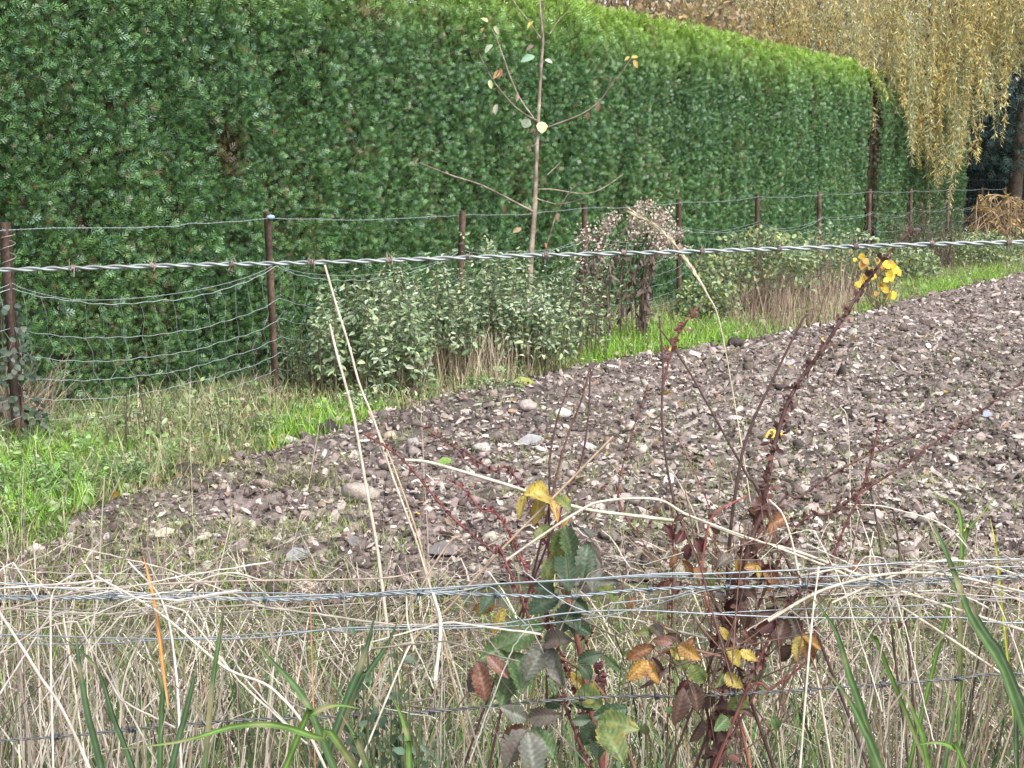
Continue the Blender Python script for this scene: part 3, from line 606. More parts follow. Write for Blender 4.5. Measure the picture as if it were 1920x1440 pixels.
# low leafy weeds
X, Y = verge_points(15000, back=.3); gq, px, py = greenness(X, Y); k = rng.random(len(X)) < np.where(px < 360, .75, .33)*(1-.6*gq*(px > 360)); X, Y, px = X[k], Y[k], px[k]; n = len(X)
g = Geo(); z = zg(X, Y)+.02+.12*rng.random(n)**1.4*np.where(px < 400, 1.2, .8); A = rdir(n, .15, .5)
c = pick([(.20, .32, .10), (.26, .36, .17), (.13, .24, .075), (.32, .39, .21)], n)
h = n//2
inst(g, LEAF_V, LEAF_F, frames(A[:h], rdir(h, 2)), np.stack([X, Y, z], -1)[:h], np.stack([.014+.014*rng.random(h), .025+.025*rng.random(h), .05+0*A[:h, 0]], -1), c[:h])
inst(g, SPRAY_V*np.array([1.3, 1, 1]), SPRAY_F, frames(A[h:], rdir(n-h, 2)), np.stack([X, Y, z], -1)[h:], .035+.05*rng.random(n-h), c[h:])
stuff(g.build("verge_weeds", M_LEAF))
# fallen brown leaves and dry bits along the verge
X, Y = verge_points(6000, back=.2); n = len(X); s = .012+.018*rng.random(n); g = Geo()
inst(g, FL_V, FL_F, frames(rdir(n, 0, .4), rdir(n, 1.2)), np.stack([X, Y, zg(X, Y)+.01+.05*rng.random(n)], -1), np.stack([s, s*.8, s], -1), pick([(.28, .21, .15), (.20, .13, .085), (.38, .32, .25), (.40, .27, .06)], n, .2, [.4, .3, .25, .05]))
stuff(g.build("verge_litter", M_STRAW))
# seedlings and straw on the soil
X, Y = on_field(5200, 4.2, 14, 2.4); k = fbm(X*1.3, Y*1.3, 91) > .43; X, Y = X[k], Y[k]; nb = 5; n = len(X)*nb
X = np.repeat(X, nb)+rng.normal(0, .02, n); Y = np.repeat(Y, nb)+rng.normal(0, .02, n); g = Geo()
blades(g, np.stack([X, Y, zf(X, Y)-.005], -1), .03+.05*rng.random(n), rng.random(n)*6.3, .2+.4*rng.random(n), .7+.8*rng.random(n), np.full(n, .0032), pick([(.22, .33, .08), (.30, .36, .14), (.16, .27, .06)], n), 4)
n = 9000; X, Y = on_field(n*3, 4.2, 6.2, 1.4, -.02); k = (X < -.35-.25*(Y-4.2)+.5*(fbm(X*2, Y*2, 93)-.5)) & (fbm(X*2.6, Y*2.6, 94) > .47); X, Y = X[k], Y[k]; n = len(X)
blades(g, np.stack([X, Y, zf(X, Y)-.005], -1), .03+.07*rng.random(n), rng.random(n)*6.3, .2+.6*rng.random(n), .8+.8*rng.random(n), .002+.002*rng.random(n), pick([(.24, .34, .09), (.33, .38, .15), (.40, .35, .22), (.17, .26, .06)], n), 4)
stuff(g.build("field_seedlings", M_GRASS))
X, Y = on_field(3000, 4.1, 16, 2.4, .0); n = len(X); g = Geo()
blades(g, np.stack([X, Y, zf(X, Y)+.008], -1), .05+.16*rng.random(n)**2, rng.random(n)*6.3, 1.35+.15*rng.random(n), 1.5+.1*rng.random(n), .002+.003*rng.random(n), pick([(.44, .38, .29), (.36, .30, .22), (.24, .18, .13)], n), 5, .3, shape='stalk')
stuff(g.build("field_straw", M_STRAW))

# ------------------------------------------------------------------ plants along the fence
def upright(name, px0, py0, w_px, d_px, h, ns, label, cols, cat='plant', leaf=.042, pairs=10, start=.25, scl=(.13, .11, .07), lean=.10, group=None, spread=1.0, hvar=.35, straight=False, lcount=2):
    c = gnd(px0, py0); dep = proj(c)[2]; rx = w_px/FPX*dep/2; ry = d_px
    t = thing(name, (c[0], c[1], 0), label, cat, group); gs, gl = Geo(), Geo()
    a = rng.random(ns)*6.3; e = np.sqrt(rng.random(ns)); bx = c[0]+rx*e*np.cos(a)*spread; by = c[1]+ry*e*np.sin(a)+FT*0
    LP, LA, LS, LC = [], [], [], []
    for i in range(ns):
        hh = h*1.06*(1-hvar*1.35*rng.random()**1.4)*(1-.3*e[i]**3); l = rng.normal(0, lean, 2)*hh
        P = catmull([(bx[i], by[i], -.03), (bx[i]+l[0]*.3, by[i]+l[1]*.3, hh*.5), (bx[i]+l[0], by[i]+l[1], hh)], 9)
        tube(gs, P, np.linspace(.0045, .0016, 9), 4, np.array(scl)*(.6+.8*rng.random()))
        m = int(pairs*(.7+.6*rng.random())); u = start+(1-start)*rng.random(m*lcount)**.8; pp = np.stack([np.interp(u*8, np.arange(9), P[:, k]) for k in range(3)], -1)
        az = rng.random(m*lcount)*6.3; LP.append(pp); LA.append(np.stack([np.cos(az), np.sin(az), -.05+.45*rng.standard_normal(m*lcount)], -1))
        s_ = leaf*(.55+.7*rng.random(m*lcount))*(1.15-.55*u); LS.append(np.stack([s_*.50, s_*1.05, s_*1.5], -1))
    LP, LA, LS = map(np.concatenate, (LP, LA, LS)); n = len(LP)
    gs.build("stems", M_STEM, t); inst(gl, LEAF_V, LEAF_F, frames(nrm(LA), rdir(n, 1.6)), LP+LA*.012, LS, pick(cols, n, .2)); gl.build("foliage", M_LEAF, t); return t
NC = [(.30, .39, .24), (.23, .33, .18), (.39, .46, .34), (.13, .21, .10), (.38, .45, .24)]
NG = "nettle clumps along the fence"
upright("nettle_clump", 690, 745, 215, .30, .84, 75, "pale green nettle clump nearest the camera, left end of the row under the fence", NC, pairs=17, leaf=.062, group=NG)
upright("nettle_clump", 800, 715, 210, .32, .90, 70, "broad pale nettle clump with brown dry stalks at its foot, left of the young tree", NC, pairs=16, start=.36, leaf=.062, group=NG)
upright("nettle_clump", 925, 695, 215, .32, .98, 75, "tall nettle clump growing right in front of the young tree trunk", NC, pairs=16, start=.4, leaf=.060, group=NG)
upright("nettle_clump", 1050, 675, 190, .3, .80, 44, "sparse nettle clump between the young tree and the dead brown stalks", NC, pairs=13, start=.3, leaf=.055, group=NG)
upright("nettle_clump", 590, 735, 130, .22, .55, 30, "low dark nettles at the foot of the second fence post", [(.11, .17, .08), (.16, .23, .12), (.08, .13, .06)], pairs=14, start=.1, group=NG)
upright("nettle_clump", 1000, 703, 150, .16, .62, 36, "nettle clump hiding the foot of the young tree trunk", NC, pairs=15, start=.3, leaf=.055, group=NG)
upright("nettle_seedlings", 945, 742, 150, .10, .13, 16, "little nettle seedlings at the soil edge below the dry stalks", NC, pairs=8, start=.1)
upright("nettle_seedlings", 690, 770, 110, .10, .18, 14, "low nettle seedlings beside the bright green grass patch", NC, pairs=8, start=.1)
upright("roadside_weed", 255, 845, 120, .16, .36, 14, "straggly grey green weed with thin brown stems under the left netting", [(.20, .24, .14), (.26, .26, .17), (.14, .17, .08)], pairs=10, start=.1, leaf=.03)
upright("roadside_weed", 440, 830, 150, .16, .24, 18, "bushy low green weed left of the bright grass patch", [(.17, .24, .12), (.22, .28, .16)], pairs=11, start=.05, leaf=.036)
upright("leafy_verge_plant", 60, 935, 200, .22, .22, 26, "lush green leafy plant filling the left end of the verge", [(.14, .27, .07), (.18, .31, .10), (.22, .33, .15)], pairs=20, start=.1, leaf=.03, lean=.3)
upright("leafy_verge_plant", 215, 905, 150, .18, .15, 18, "low feathery green plant hanging over the dark soil edge", [(.17, .28, .12), (.23, .33, .19)], pairs=18, start=.1, leaf=.028, lean=.5)
upright("leafy_verge_plant", 20, 1000, 90, .12, .14, 14, "yellow green leafy plant low at the left picture edge", [(.26, .36, .08), (.34, .40, .12)], pairs=14, start=.1, leaf=.026, lean=.3)

def tuft(name, px0, py0, w_px, d_m, L, n, label, cols, mat=M_STRAW, th=(.05, .3), w=.004, kink=.3, cat='grass tuft', az=None, z=0.0, group=None, dep=None, bend=.4):
    c = gnd(px0, py0) if dep is None else at(px0, py0, dep)*np.array([1, 1, 0]); d = proj(c)[2]; rx = w_px/FPX*d/2
    a = rng.random(n)*6.3; e = np.sqrt(rng.random(n)); base = np.stack([c[0]+rx*e*np.cos(a), c[1]+d_m*e*np.sin(a), np.full(n, -.01+z)], -1)
    g = Geo(); t0 = th[0]+(th[1]-th[0])*rng.random(n); azs = rng.random(n)*6.3 if az is None else rng.normal(az, .7, n)
    blades(g, base, L*(.5+.6*rng.random(n)), azs, t0, t0+bend*rng.random(n), w*(.6+.7*rng.random(n)), pick(cols, n, .2), 7, kink, shape='stalk', face=0.0)
    o = g.build(name, mat, None, origin=(c[0], c[1], 0)); return tag(o, label, cat, group)
ST = [(.42, .35, .25), (.34, .27, .19), (.27, .21, .15), (.48, .42, .32)]
tuft("dry_grass_tuft", 850, 718, 190, .18, .38, 230, "brown dry stalks standing under the broad nettle clump", ST)
tuft("dry_grass_tuft", 945, 705, 120, .15, .36, 110, "dry pale stalks at the foot of the young tree", ST)
tuft("dry_grass_tuft", 770, 745, 60, .10, .34, 40, "few pale straw stalks beside the green grass patch", ST)
tuft("dry_grass_tuft", 5, 822, 150, .30, .52, 520, "heap of matted brown dead grass around the leftmost fence post", [(.34, .25, .20), (.42, .33, .26), (.24, .17, .13)], th=(.2, 1.2), bend=.9)
tuft("dry_grass_tuft", 430, 800, 160, .15, .2, 130, "arching pale yellow grass under the netting left of the second post", [(.46, .40, .22), (.38, .34, .2)], th=(.3, .9), bend=1.2)
tuft("dry_grass_tuft", 1480, 612, 230, .22, .5, 240, "upright dry brown stems under the far bramble thicket", [(.27, .20, .15), (.36, .28, .21), (.19, .13, .10)], w=.006)
tuft("dry_grass_tuft", 1570, 588, 90, .15, .5, 90, "thin beige stems left of the yellow leaved bush", [(.40, .33, .25), (.32, .25, .19)], w=.006)
tuft("uprooted_turf", 535, 925, 190, .12, .16, 420, "flattened dark mound of uprooted turf lying on the soil", [(.07, .06, .035), (.11, .09, .06), (.06, .085, .03), (.17, .14, .10)], th=(.7, 1.4), bend=.8, cat="turf clump", z=.02, kink=.5)
# dead weed stalks with seed heads
def deadweed(px0, py0, w_px, h, ns, label, arch, heads, fluffy):
    c = gnd(px0, py0); d = proj(c)[2]; rx = w_px/FPX*d/2; t = thing("dead_weed_clump", (c[0], c[1], 0), label, 'dead plant', "dead weed stalks by the fence"); gs, gl, gh = Geo(), Geo(), Geo()
    for i in range(ns):
        bx, by = c[0]+rx*(rng.random()*2-1), c[1]+.15*(rng.random()*2-1); hh = h*(.72+.32*rng.random()); lx = arch*(.4+.9*rng.random())
        P = catmull([(bx, by, -.02), (bx+rng.normal(0, .03), by, hh*.45), (bx+lx*.35, by, hh*.82), (bx+lx, by+rng.normal(0, .05), hh*(1.0-.10*fluffy*rng.random()))], 18); dk = np.array((.115, .08, .068))*(.7+.8*rng.random())
        tube(gs, P, np.linspace(.006, .002, 18), 4, dk)
        m = 22; u = .12+.55*rng.random(m); pp = np.stack([np.interp(u*17, np.arange(18), P[:, k]) for k in range(3)], -1); A = rdir(m, -1.4)
        inst(gl, LEAF_V, LEAF_F, frames(A, rdir(m)), pp, np.stack([.018+.015*rng.random(m), .05+.05*rng.random(m), .03+0*u], -1), pick([(.12, .088, .072), (.17, .125, .10), (.085, .062, .054)], m))
        m = heads; u = .70+.3*rng.random(m); pp = np.stack([np.interp(u*17, np.arange(18), P[:, k]) for k in range(3)], -1)+rng.normal(0, .028, (m, 3))
        inst(gh, LEAF_V, LEAF_F, frames(rdir(m, .3), rdir(m)), pp, .010+.014*rng.random(m), pick([(.42, .35, .29), (.32, .26, .22), (.50, .43, .37)], m))
    gs.build("stems", M_STEM, t); gl.build("withered_leaves", M_LEAF, t); stuff(gh.build("seed_heads", M_STRAW, t))
deadweed(1105, 655, 70, 1.06, 9, "thin dead brown weeds left of the big seed plume", .03, 40, 0)
deadweed(1165, 640, 110, 1.20, 17, "dense dead weed clump with a brown fluffy seed plume arching right", .30, 150, 1)
BC = [(.22, .30, .17), (.15, .22, .11), (.29, .34, .21), (.32, .37, .13)]
def thicket(px0, py0, w_px, ry, h, n, label, **k):
    c = gnd(px0, py0); d = proj(c)[2]; return shrub(k.pop('name', "bramble_thicket"), c[0], c[1]+.1, w_px/FPX*d/2, ry, h, n, label, k.pop('cols', BC), leaf=k.pop('leaf', (.038, .052)), cat=k.pop('cat', 'bramble'), **k)
thicket(1420, 590, 230, .45, .88, 2600, "wide bramble thicket with bare brown stems below, nearer the dead weeds", z0=.25, stems=170, scol_=(.22, .165, .125), holes=.36, lean=.22, low=.7)
thicket(1560, 560, 220, .5, .86, 1500, "bramble thicket behind the yellow leaved bush along the far fence", z0=.2, stems=150, scol_=(.22, .165, .125), holes=.36, low=.6)
thicket(1330, 600, 120, .3, .42, 1200, "small dark bramble in front of the sixth post", z0=.08, stems=22)
thicket(1830, 500, 170, .5, .55, 2600, "low green bramble mound below the fallen willow branches", z0=.08, stems=20)
thicket(1935, 478, 120, .5, .55, 1800, "rank green weeds at the far right end of the verge", z0=.05, stems=16)
thicket(1700, 525, 120, .4, .5, 1600, "low grey green bramble between the bare shrub and the grass", z0=.05, stems=24)
thicket(1740, 505, 150, .35, 1.15, 2300, "tall bare reddish shrub with few dark leaves in front of the far hedge", name="bare_shrub", cat='shrub', cols=[(.075, .07, .05), (.12, .075, .06), (.15, .18, .08), (.22, .24, .10)], stems=80, scol_=(.11, .075, .07), leaf=(.022, .034), z0=.35, holes=.45)
# yellow leaved bush
c = gnd(1650, 585); d = proj(c)[2]; t = thing("yellow_leaved_bush", c, "small bush of round bright yellow leaves at the edge of the field", 'bush'); g = Geo()
TIPS = [(1618, 492), (1648, 505), (1672, 500), (1668, 520), (1640, 520), (1655, 535), (1672, 528), (1630, 508), (1660, 548), (1645, 552), (1668, 556), (1612, 536), (1625, 528), (1605, 488), (1651, 490), (1680, 512)]
for (a, b) in TIPS: p = at(a, b, d+rng.normal(0, .08)); tube(g, catmull([(c[0]+rng.normal(0, .04), c[1], -.02), ((c[0]+p[0])/2+rng.normal(0, .02), c[1], p[2]*.5), p], 8), np.linspace(.005, .002, 8), 4, (.10, .07, .05))
for k in range(8): p = c+np.array([rng.normal(.05, .22), rng.normal(0, .1), .25+.3*rng.random()]); tube(g, [c+np.array([rng.normal(0, .05), 0, -.02]), p], .003, 4, (.09, .06, .05))
g.build("stems", M_STEM, t)
for (a, b) in [(a_+rng.normal(0, 5)*q_, b_+rng.normal(0, 6)*q_) for (a_, b_) in TIPS for q_ in range(2)]:
    p = at(a, b, d-.02+rng.normal(0, .06)); g = Geo(); s_ = .05+.07*rng.random(); cc = pick([(.60, .43, .03), (.66, .50, .06), (.52, .40, .05), (.46, .26, .06)], 1, .1, [.45, .3, .15, .1])
    inst(g, LEAF_V, LEAF_F, frames(nrm(np.array([[rng.normal(0, .6), -.2, -.7]])), nrm(np.array([[rng.normal(0, .4), -1, .6]]))), p[None]+np.array([0, 0, s_*.5]), np.array([[s_*.95, s_, s_]]), cc); g.build("leaf", M_LEAF, t)
# heap of cut willow branches
c = gnd(1860, 452); dp = 21.5; c = at(1865, 445, dp); c[2] = 0; t = thing("willow_branch_pile", c, "tangled heap of yellow brown fallen willow branches at the far fence end", 'branches'); g, gl = Geo(), Geo()
for k in range(42):
    p0 = at(1790+rng.random()*150, 440+15*rng.random(), dp+rng.normal(0, .3)); p1 = at(1830+rng.random()*90, 362+40*rng.random(), dp+rng.normal(0, .25)); p2 = at(1800+rng.random()*190, 385+70*rng.random(), dp+rng.normal(0, .3))
    P = catmull([p0, p1, p2], 12); tube(g, P, np.linspace(.012, .004, 12), 4, np.array((.24, .175, .11))*(.5+.9*rng.random()))
    m = 8; u = 5+6*rng.random(m); pp = np.stack([np.interp(u, np.arange(12), P[:, j]) for j in range(3)], -1)
    inst(gl, SLIM_V, SLIM_F, frames(rdir(m, -1), rdir(m)), pp, np.tile([[.03, .12, .06]], (m, 1)), pick([(.45, .32, .10), (.36, .25, .10)], m))
g.build("branches", M_STEM, t); gl.build("withered_leaves", M_WILLOW, t)
# ivy on the leftmost post
p = fpt(POST_S[0]); t = thing("ivy_plant", (p[0], p[1], 0), "grey green ivy climbing the leftmost fence post", 'ivy'); g = Geo()
for k in range(4): a = rng.random()*6; tube(g, [p+np.array([.04*math.cos(a+z*3), .04*math.sin(a+z*3)-.02, z]) for z in np.linspace(-.02, .75, 14)], .004, 4, (.12, .09, .07))
g.build("stem", M_STEM, t); g = Geo(); n = 300; z = .78*rng.random(n)**.9; a = rng.random(n)*6.3; rr = .05+.10*(1-z/.8)+.03*rng.random(n); P = np.stack([p[0]+rr*np.cos(a), p[1]-.03+rr*np.sin(a), z], -1)
inst(g, LEAF_V, LEAF_F, frames(rdir(n, -.6), np.stack([np.cos(a), np.sin(a), .5+0*a], -1)), P, np.stack([.026+.012*rng.random(n), .032+.014*rng.random(n), .03+0*a], -1), pick([(.09, .13, .10), (.06, .09, .06), (.15, .18, .145), (.04, .07, .04)], n)); g.build("foliage", M_LEAF, t)

# larger single stones and lone leaves on the soil
def stone(px, py, wpx, hpx, col, label, name="stone", cat="stone", flat=.5):
    c = gnd(px, py); d = proj(c)[2]; w = wpx/FPX*d/2; z = float(zf(c[0], c[1])); r_ = np.random.default_rng(int(px*7+py)); v = iv2*(1+.16*r_.standard_normal((len(iv2), 1)))
    nn_ = fbm(iv2[:, 0]*1.7+px, iv2[:, 1]*1.7+iv2[:, 2]*1.3, 9)-.5; v = iv2*(1+.9*nn_[:, None])*(1+.07*r_.standard_normal((len(iv2), 1)))
    g = Geo(); g.add(v*np.array([w, w*.75, max(hpx/FPX*d/2, w*flat)]), if2, col)
    o = g.build(name, M_CLOD, None, origin=None); o.location = (c[0], c[1], z+w*flat*.5+.01); o.rotation_euler = (r_.normal(0, .25), r_.normal(0, .25), r_.random()*.8-.4); return tag(o, label, cat, "larger stones and clods on the soil")
stone(1055, 797, 30, 20, (.52, .49, .43), "pale cream square stone on the soil, right of the middle", flat=.45)
stone(905, 858, 34, 20, (.36, .33, .31), "grey rounded stone lying near the dark stick, centre of the soil")
stone(678, 950, 66, 44, (.29, .25, .22), "big flat tan stone left of centre at the near soil edge", flat=.4)
stone(730, 827, 30, 16, (.40, .31, .24), "small tan stone by the red stalk on the left soil")
stone(775, 843, 26, 20, (.28, .26, .25), "small grey stone right of the tan one on the left soil")
stone(990, 785, 36, 22, (.33, .28, .26), "pinkish grey clod above the centre of the soil", "clod", "clod")
stone(545, 835, 26, 18, (.42, .39, .36), "round light grey pebble at the edge of the grass patch")
stone(575, 835, 30, 22, (.09, .075, .07), "dark wet clod beside the light pebble by the grass", "clod", "clod")
stone(615, 815, 40, 28, (.035, .03, .03), "black earth clod at the tip of the bright grass patch", "clod", "clod", .7)
stone(1380, 657, 30, 18, (.06, .05, .045), "dark lump at the far grass edge below the arching seed head", "clod", "clod", .7)
stone(770, 752, 40, 28, (.055, .04, .032), "dark brown lump at the foot of the left nettles", "clod", "clod", .6)
stone(350, 897, 70, 26, (.045, .037, .033), "black hollow clod at the soil edge near the feathery plant", "clod", "clod", .4)
stone(1500, 852, 34, 22, (.07, .06, .055), "dark clod among pale chips on the right soil", "clod", "clod", .6)
stone(930, 833, 34, 18, (.13, .11, .10), "broad dark clod behind the grey rounded stone", "clod", "clod", .6)
def flatleaf(px, py, Lpx, ang, col, label, d=None):
    c = gnd(px, py); d = proj(c)[2]; L = Lpx/FPX*d; g = Geo(); a = np.array([[math.cos(ang), math.sin(ang), .1]]); inst(g, LEAF_V, LEAF_F, frames(nrm(a), nrm(np.array([[.1, -.5, 1]]))), np.zeros((1, 3)), np.array([[L*.6, L, L*1.2]]), np.array([col]))
    o = g.build("fallen_leaf", M_LEAF); o.location = (c[0], c[1], float(zf(c[0], c[1]))+.02); tag(o, label, "leaf", "single leaves lying on the soil")
flatleaf(660, 1045, 60, 1.3, (.20, .18, .18), "grey oval leaf lying left of the tall pale stalk foot")
flatleaf(800, 1045, 70, -.4, (.19, .17, .17), "grey folded leaf lying right of the tall pale stalk foot")
flatleaf(535, 1062, 62, .6, (.24, .24, .25), "bluish grey leaf on the soil near the orange blade")
flatleaf(290, 1022, 46, .1, (.46, .42, .34), "cream leaf on the left near soil")
flatleaf(1432, 838, 44, .2, (.60, .42, .05), "bright yellow leaf on the soil right of the centre")
flatleaf(962, 742, 44, .3, (.26, .30, .06), "yellow green leaf at the soil edge under the nettles")
flatleaf(970, 850, 60, .1, (.30, .29, .30), "silvery curled leaf in the middle of the soil")
flatleaf(820, 885, 34, .3, (.16, .28, .05), "fresh yellow green leaf on the soil between the red stalks")
flatleaf(1840, 795, 30, .4, (.30, .33, .42), "bluish leaf on the right soil")
flatleaf(380, 835, 36, .8, (.62, .40, .04), "orange yellow leaf in the verge under the netting")

# ------------------------------------------------------------------ foreground: dead grass mass
DRY = [(.42, .365, .30), (.31, .26, .205), (.13, .10, .078), (.060, .045, .038), (.54, .49, .42), (.29, .20, .12)]
g = Geo(); n = 17500; X, Y = frustum_points(n, 2.75, 4.75, 1.5, .43, 1.0); k = (field_dist(X, Y) < .15+.40*rng.random(n)) & (fbm(X*2.2, Y*2.2, 97) + .25*rng.random(n) > .48); X, Y = X[k], Y[k]; n = len(X)
blades(g, np.stack([X, Y, zg(X, Y)+.005+.04*rng.random(n)], -1), .06+.24*rng.random(n)**1.6, rng.random(n)*6.3, .85+.7*rng.random(n), 1.1+.6*rng.random(n), .0025+.005*rng.random(n)**1.4, pick(DRY, n, .2, [.20, .2, .22, .18, .15, .05]), 6, .45, shape='stalk', wob=.12)
n = 5200; X, Y = frustum_points(n, 2.1, 3.3, 1.2, .43, 1.0)
blades(g, np.stack([X, Y, 0*X-.01], -1), .15+.36*rng.random(n), rng.random(n)*6.3, .1+1.0*rng.random(n), .5+1.3*rng.random(n), .0022+.0045*rng.random(n)**1.5, pick(DRY, n, .2, [.18, .18, .24, .20, .15, .05]), 7, .6, shape='stalk', wob=.1)
nc = 250; CX, CY = frustum_points(nc, 1.42, 2.2, 1.0, .43, 1.0); pxc = 960+FPX*CX/CY; kc = rng.random(nc) < np.interp(pxc, [0, 300, 500, 900, 1250, 1600, 1920], [1, 1, .85, .6, .65, 1, 1]); CX, CY = CX[kc], CY[kc]; nc = len(CX)
m = rng.integers(8, 36, nc); ci = np.repeat(np.arange(nc), m); n = len(ci); X = CX[ci]+rng.normal(0, .035, n); Y = CY[ci]+rng.normal(0, .035, n); px = 960+FPX*X/Y
hs = np.interp(px, [0, 300, 600, 900, 1200, 1500, 1700, 1920], [.90, .84, .74, .68, .70, .78, .88, .84])*(.8+.3*rng.random(nc))[ci]
caz = rng.random(nc)*6.3; cle = .30*rng.random(nc)**1.5; cc = pick(DRY, nc, .2, [.2, .2, .2, .17, .17, .06])[ci]*.6 + pick(DRY, n, .2, [.2, .2, .2, .17, .17, .06])*.4
az = caz[ci]+rng.normal(0, 1.1, n)
blades(g, np.stack([X, Y, 0*X-.01], -1), hs*(.55+.55*rng.random(n)), az, cle[ci]*rng.random(n)+.02, cle[ci]+.05+1.0*rng.random(n)**1.6, (.0014+.0044*rng.random(n)**2), cc, 10, .7, shape='stalk', wob=.07)
n = 720; X, Y = frustum_points(n, 1.42, 2.6, 1.0, .43, 1.0); px = 960+FPX*X/Y; hs = np.interp(px, [0, 300, 600, 900, 1200, 1500, 1700, 1920], [.80, .74, .66, .60, .62, .68, .76, .74])
blades(g, np.stack([X, Y, 0*X-.01], -1), hs*(.6+.4*rng.random(n))*np.clip(2.6-Y, .4, 1), rng.random(n)*6.3, .05+.3*rng.random(n), .6+1.7*rng.random(n), .004+.005*rng.random(n), pick([(.40, .33, .23), (.30, .23, .16), (.48, .42, .33), (.22, .16, .11)], n), 11, .5, wob=.12)
n = 260; X, Y = frustum_points(n, 1.5, 2.1, 1.0, .43, 1.0)
blades(g, np.stack([X, Y, 0*X-.01], -1), .86+.30*rng.random(n), rng.random(n)*6.3, .02+.15*rng.random(n), .1+.7*rng.random(n), .0010+.0012*rng.random(n), pick(DRY, n), 11, .6, shape='stalk', wob=.05)
stuff(g.build("dead_grass", M_STRAW))
g = Geo(); n = 11000; X, Y = frustum_points(n, 2.4, 4.6, 1.4, .43, 1.0); k = (fbm(X*1.6, Y*1.6, 95) > .42) & (field_dist(X, Y) < .2); X, Y = X[k], Y[k]; n = len(X)
blades(g, np.stack([X, Y, 0*X], -1), .05+.14*rng.random(n), rng.random(n)*6.3, .2+.5*rng.random(n), .7+.9*rng.random(n), .003+.003*rng.random(n), pick([(.17, .29, .05), (.24, .34, .09), (.12, .22, .045), (.32, .36, .12)], n), 5)
n = 3300; X, Y = frustum_points(n, 1.45, 2.6, 1.0, .43, 1.0)
blades(g, np.stack([X, Y, 0*X], -1), .35+.38*rng.random(n), rng.random(n)*6.3, .05+.25*rng.random(n), .4+.9*rng.random(n), .004+.004*rng.random(n), pick([(.085, .165, .05), (.13, .22, .07), (.065, .125, .045), (.22, .26, .10)], n), 9)
stuff(g.build("green_grass", M_GRASS))

# ------------------------------------------------------------------ single foreground stalks, blades and plants
def to_ground(pts):
    a = np.array(pts[0]); v = a-np.array(pts[1]); z = a[2]+.03; sl = np.clip(v[:2]/max(-v[2], 1e-3), -.45, .45) if v[2] < 0 else np.zeros(2)
    e = lambda f: np.array([a[0]+sl[0]*z*(f-.35*f*f), a[1]+sl[1]*z*(f-.35*f*f), a[2]-z*f])
    return [e(1.0), e(.66), e(.33)]+list(pts)
def path3(pxs, d, dj=0.0): return [at(a, b, d+dj*i/len(pxs)) for i, (a, b) in enumerate(pxs)]
SG = "single dry stalks in front of the field"
def stalk(pxs, d, r0, r1, col, label, grounded=True, cat="grass stalk", name="dry_grass_stalk", nodes=True, dj=.0, group=SG):
    p = path3(pxs, d, dj); p = to_ground(p) if grounded else p; n = 14*len(p); P = catmull(p, n); r = np.linspace(r0, r1, n)*(1+.05*rng.standard_normal(n))
    c = np.array(col)*(1+.12*np.sin(np.arange(n)*.9+rng.random()*6)[:, None]*.5+.08*rng.standard_normal((n, 1)))
    g = Geo(); tube(g, P, r, 6, np.clip(c, .01, .9)); 
    o = g.build(name, M_STRAW if col[0] > .25 else M_STEM, None, smooth=True, origin=tuple(P[0])); return tag(o, label, cat, group)
PALE = (.50, .45, .37); GREY = (.46, .40, .34); BRN_ = (.27, .19, .14)
stalk([(716, 1095), (706, 1020), (688, 920), (665, 790), (648, 722), (632, 665), (618, 607)], 1.62, 0.0025, .0015, PALE, "thickest upright pale stalk standing alone left of the middle, broken at its top")
stalk([(795, 1062), (770, 985), (735, 890), (702, 790), (674, 720), (655, 650), (630, 570), (606, 487)], 1.66, .0014, .0015, PALE, "long thin pale stalk whose tip reaches the top barbed wire at left")
stalk([(800, 1070), (782, 1000), (740, 880), (712, 815), (690, 770)], 1.7, .0016, .001, (.46, .36, .24), "short tan stalk leaning beside the tall pale pair")
stalk([(1280, 978), (1180, 966), (1100, 955), (1020, 933), (960, 912), (870, 885), (800, 866), (750, 862)], 1.62, .0024, .0020, PALE, "pale stalk lying across the middle, its blunt end pointing left", grounded=False, dj=-.05)
stalk([(1920, 1182), (1700, 1112), (1500, 1036), (1400, 1010), (1290, 966), (1230, 936), (1130, 940), (1080, 962), (1010, 1008), (950, 1050)], 1.56, .0020, .0015, PALE, "bowed pale stalk arching like a low bridge over the bramble", grounded=False)
stalk([(1920, 1292), (1740, 1170), (1600, 1085), (1480, 1035), (1380, 1000), (1280, 962)], 1.53, .0018, .0012, (.54, .47, .38), "pale stalk slanting from the lower right corner up to the bramble", grounded=False)
stalk([(1440, 1164), (1530, 1112), (1620, 1084), (1700, 1074), (1790, 1080), (1920, 1110)], 1.49, .0020, .0014, PALE, "white stalk resting on the right wires in a flat bow", grounded=False)
stalk([(1560, 1130), (1650, 1090), (1760, 1052), (1850, 1060), (1920, 1082)], 1.50, .0014, .001, (.56, .50, .42), "thin grey stalk bundled above the right wires", grounded=False)
stalk([(1500, 1080), (1600, 1062), (1700, 1058), (1800, 1075), (1920, 1130)], 1.51, .0014, .001, (.50, .45, .38), "slack grey stalk drooping over the right wire bundle", grounded=False)
stalk([(735, 1265), (850, 1130), (960, 1010), (1050, 920), (1150, 818)], 1.58, .0018, .0014, (.36, .27, .19), "straight brown stalk slanting up right through the middle")
stalk([(720, 1240), (790, 1100), (840, 1020), (862, 1005)], 1.52, .0016, .001, (.36, .27, .2), "short brown stalk slanting up right left of the bramble")
stalk([(816, 1275), (826, 1172), (812, 1112)], 1.46, .0022, .0016, (.68, .64, .57), "bent white stem hanging just below the wires, right of the tall pale stalk", grounded=False)
stalk([(750, 1250), (775, 1218), (764, 1165), (762, 1118)], 1.47, .0014, .001, (.58, .53, .44), "kinked cream stem under the wires left of the white one")
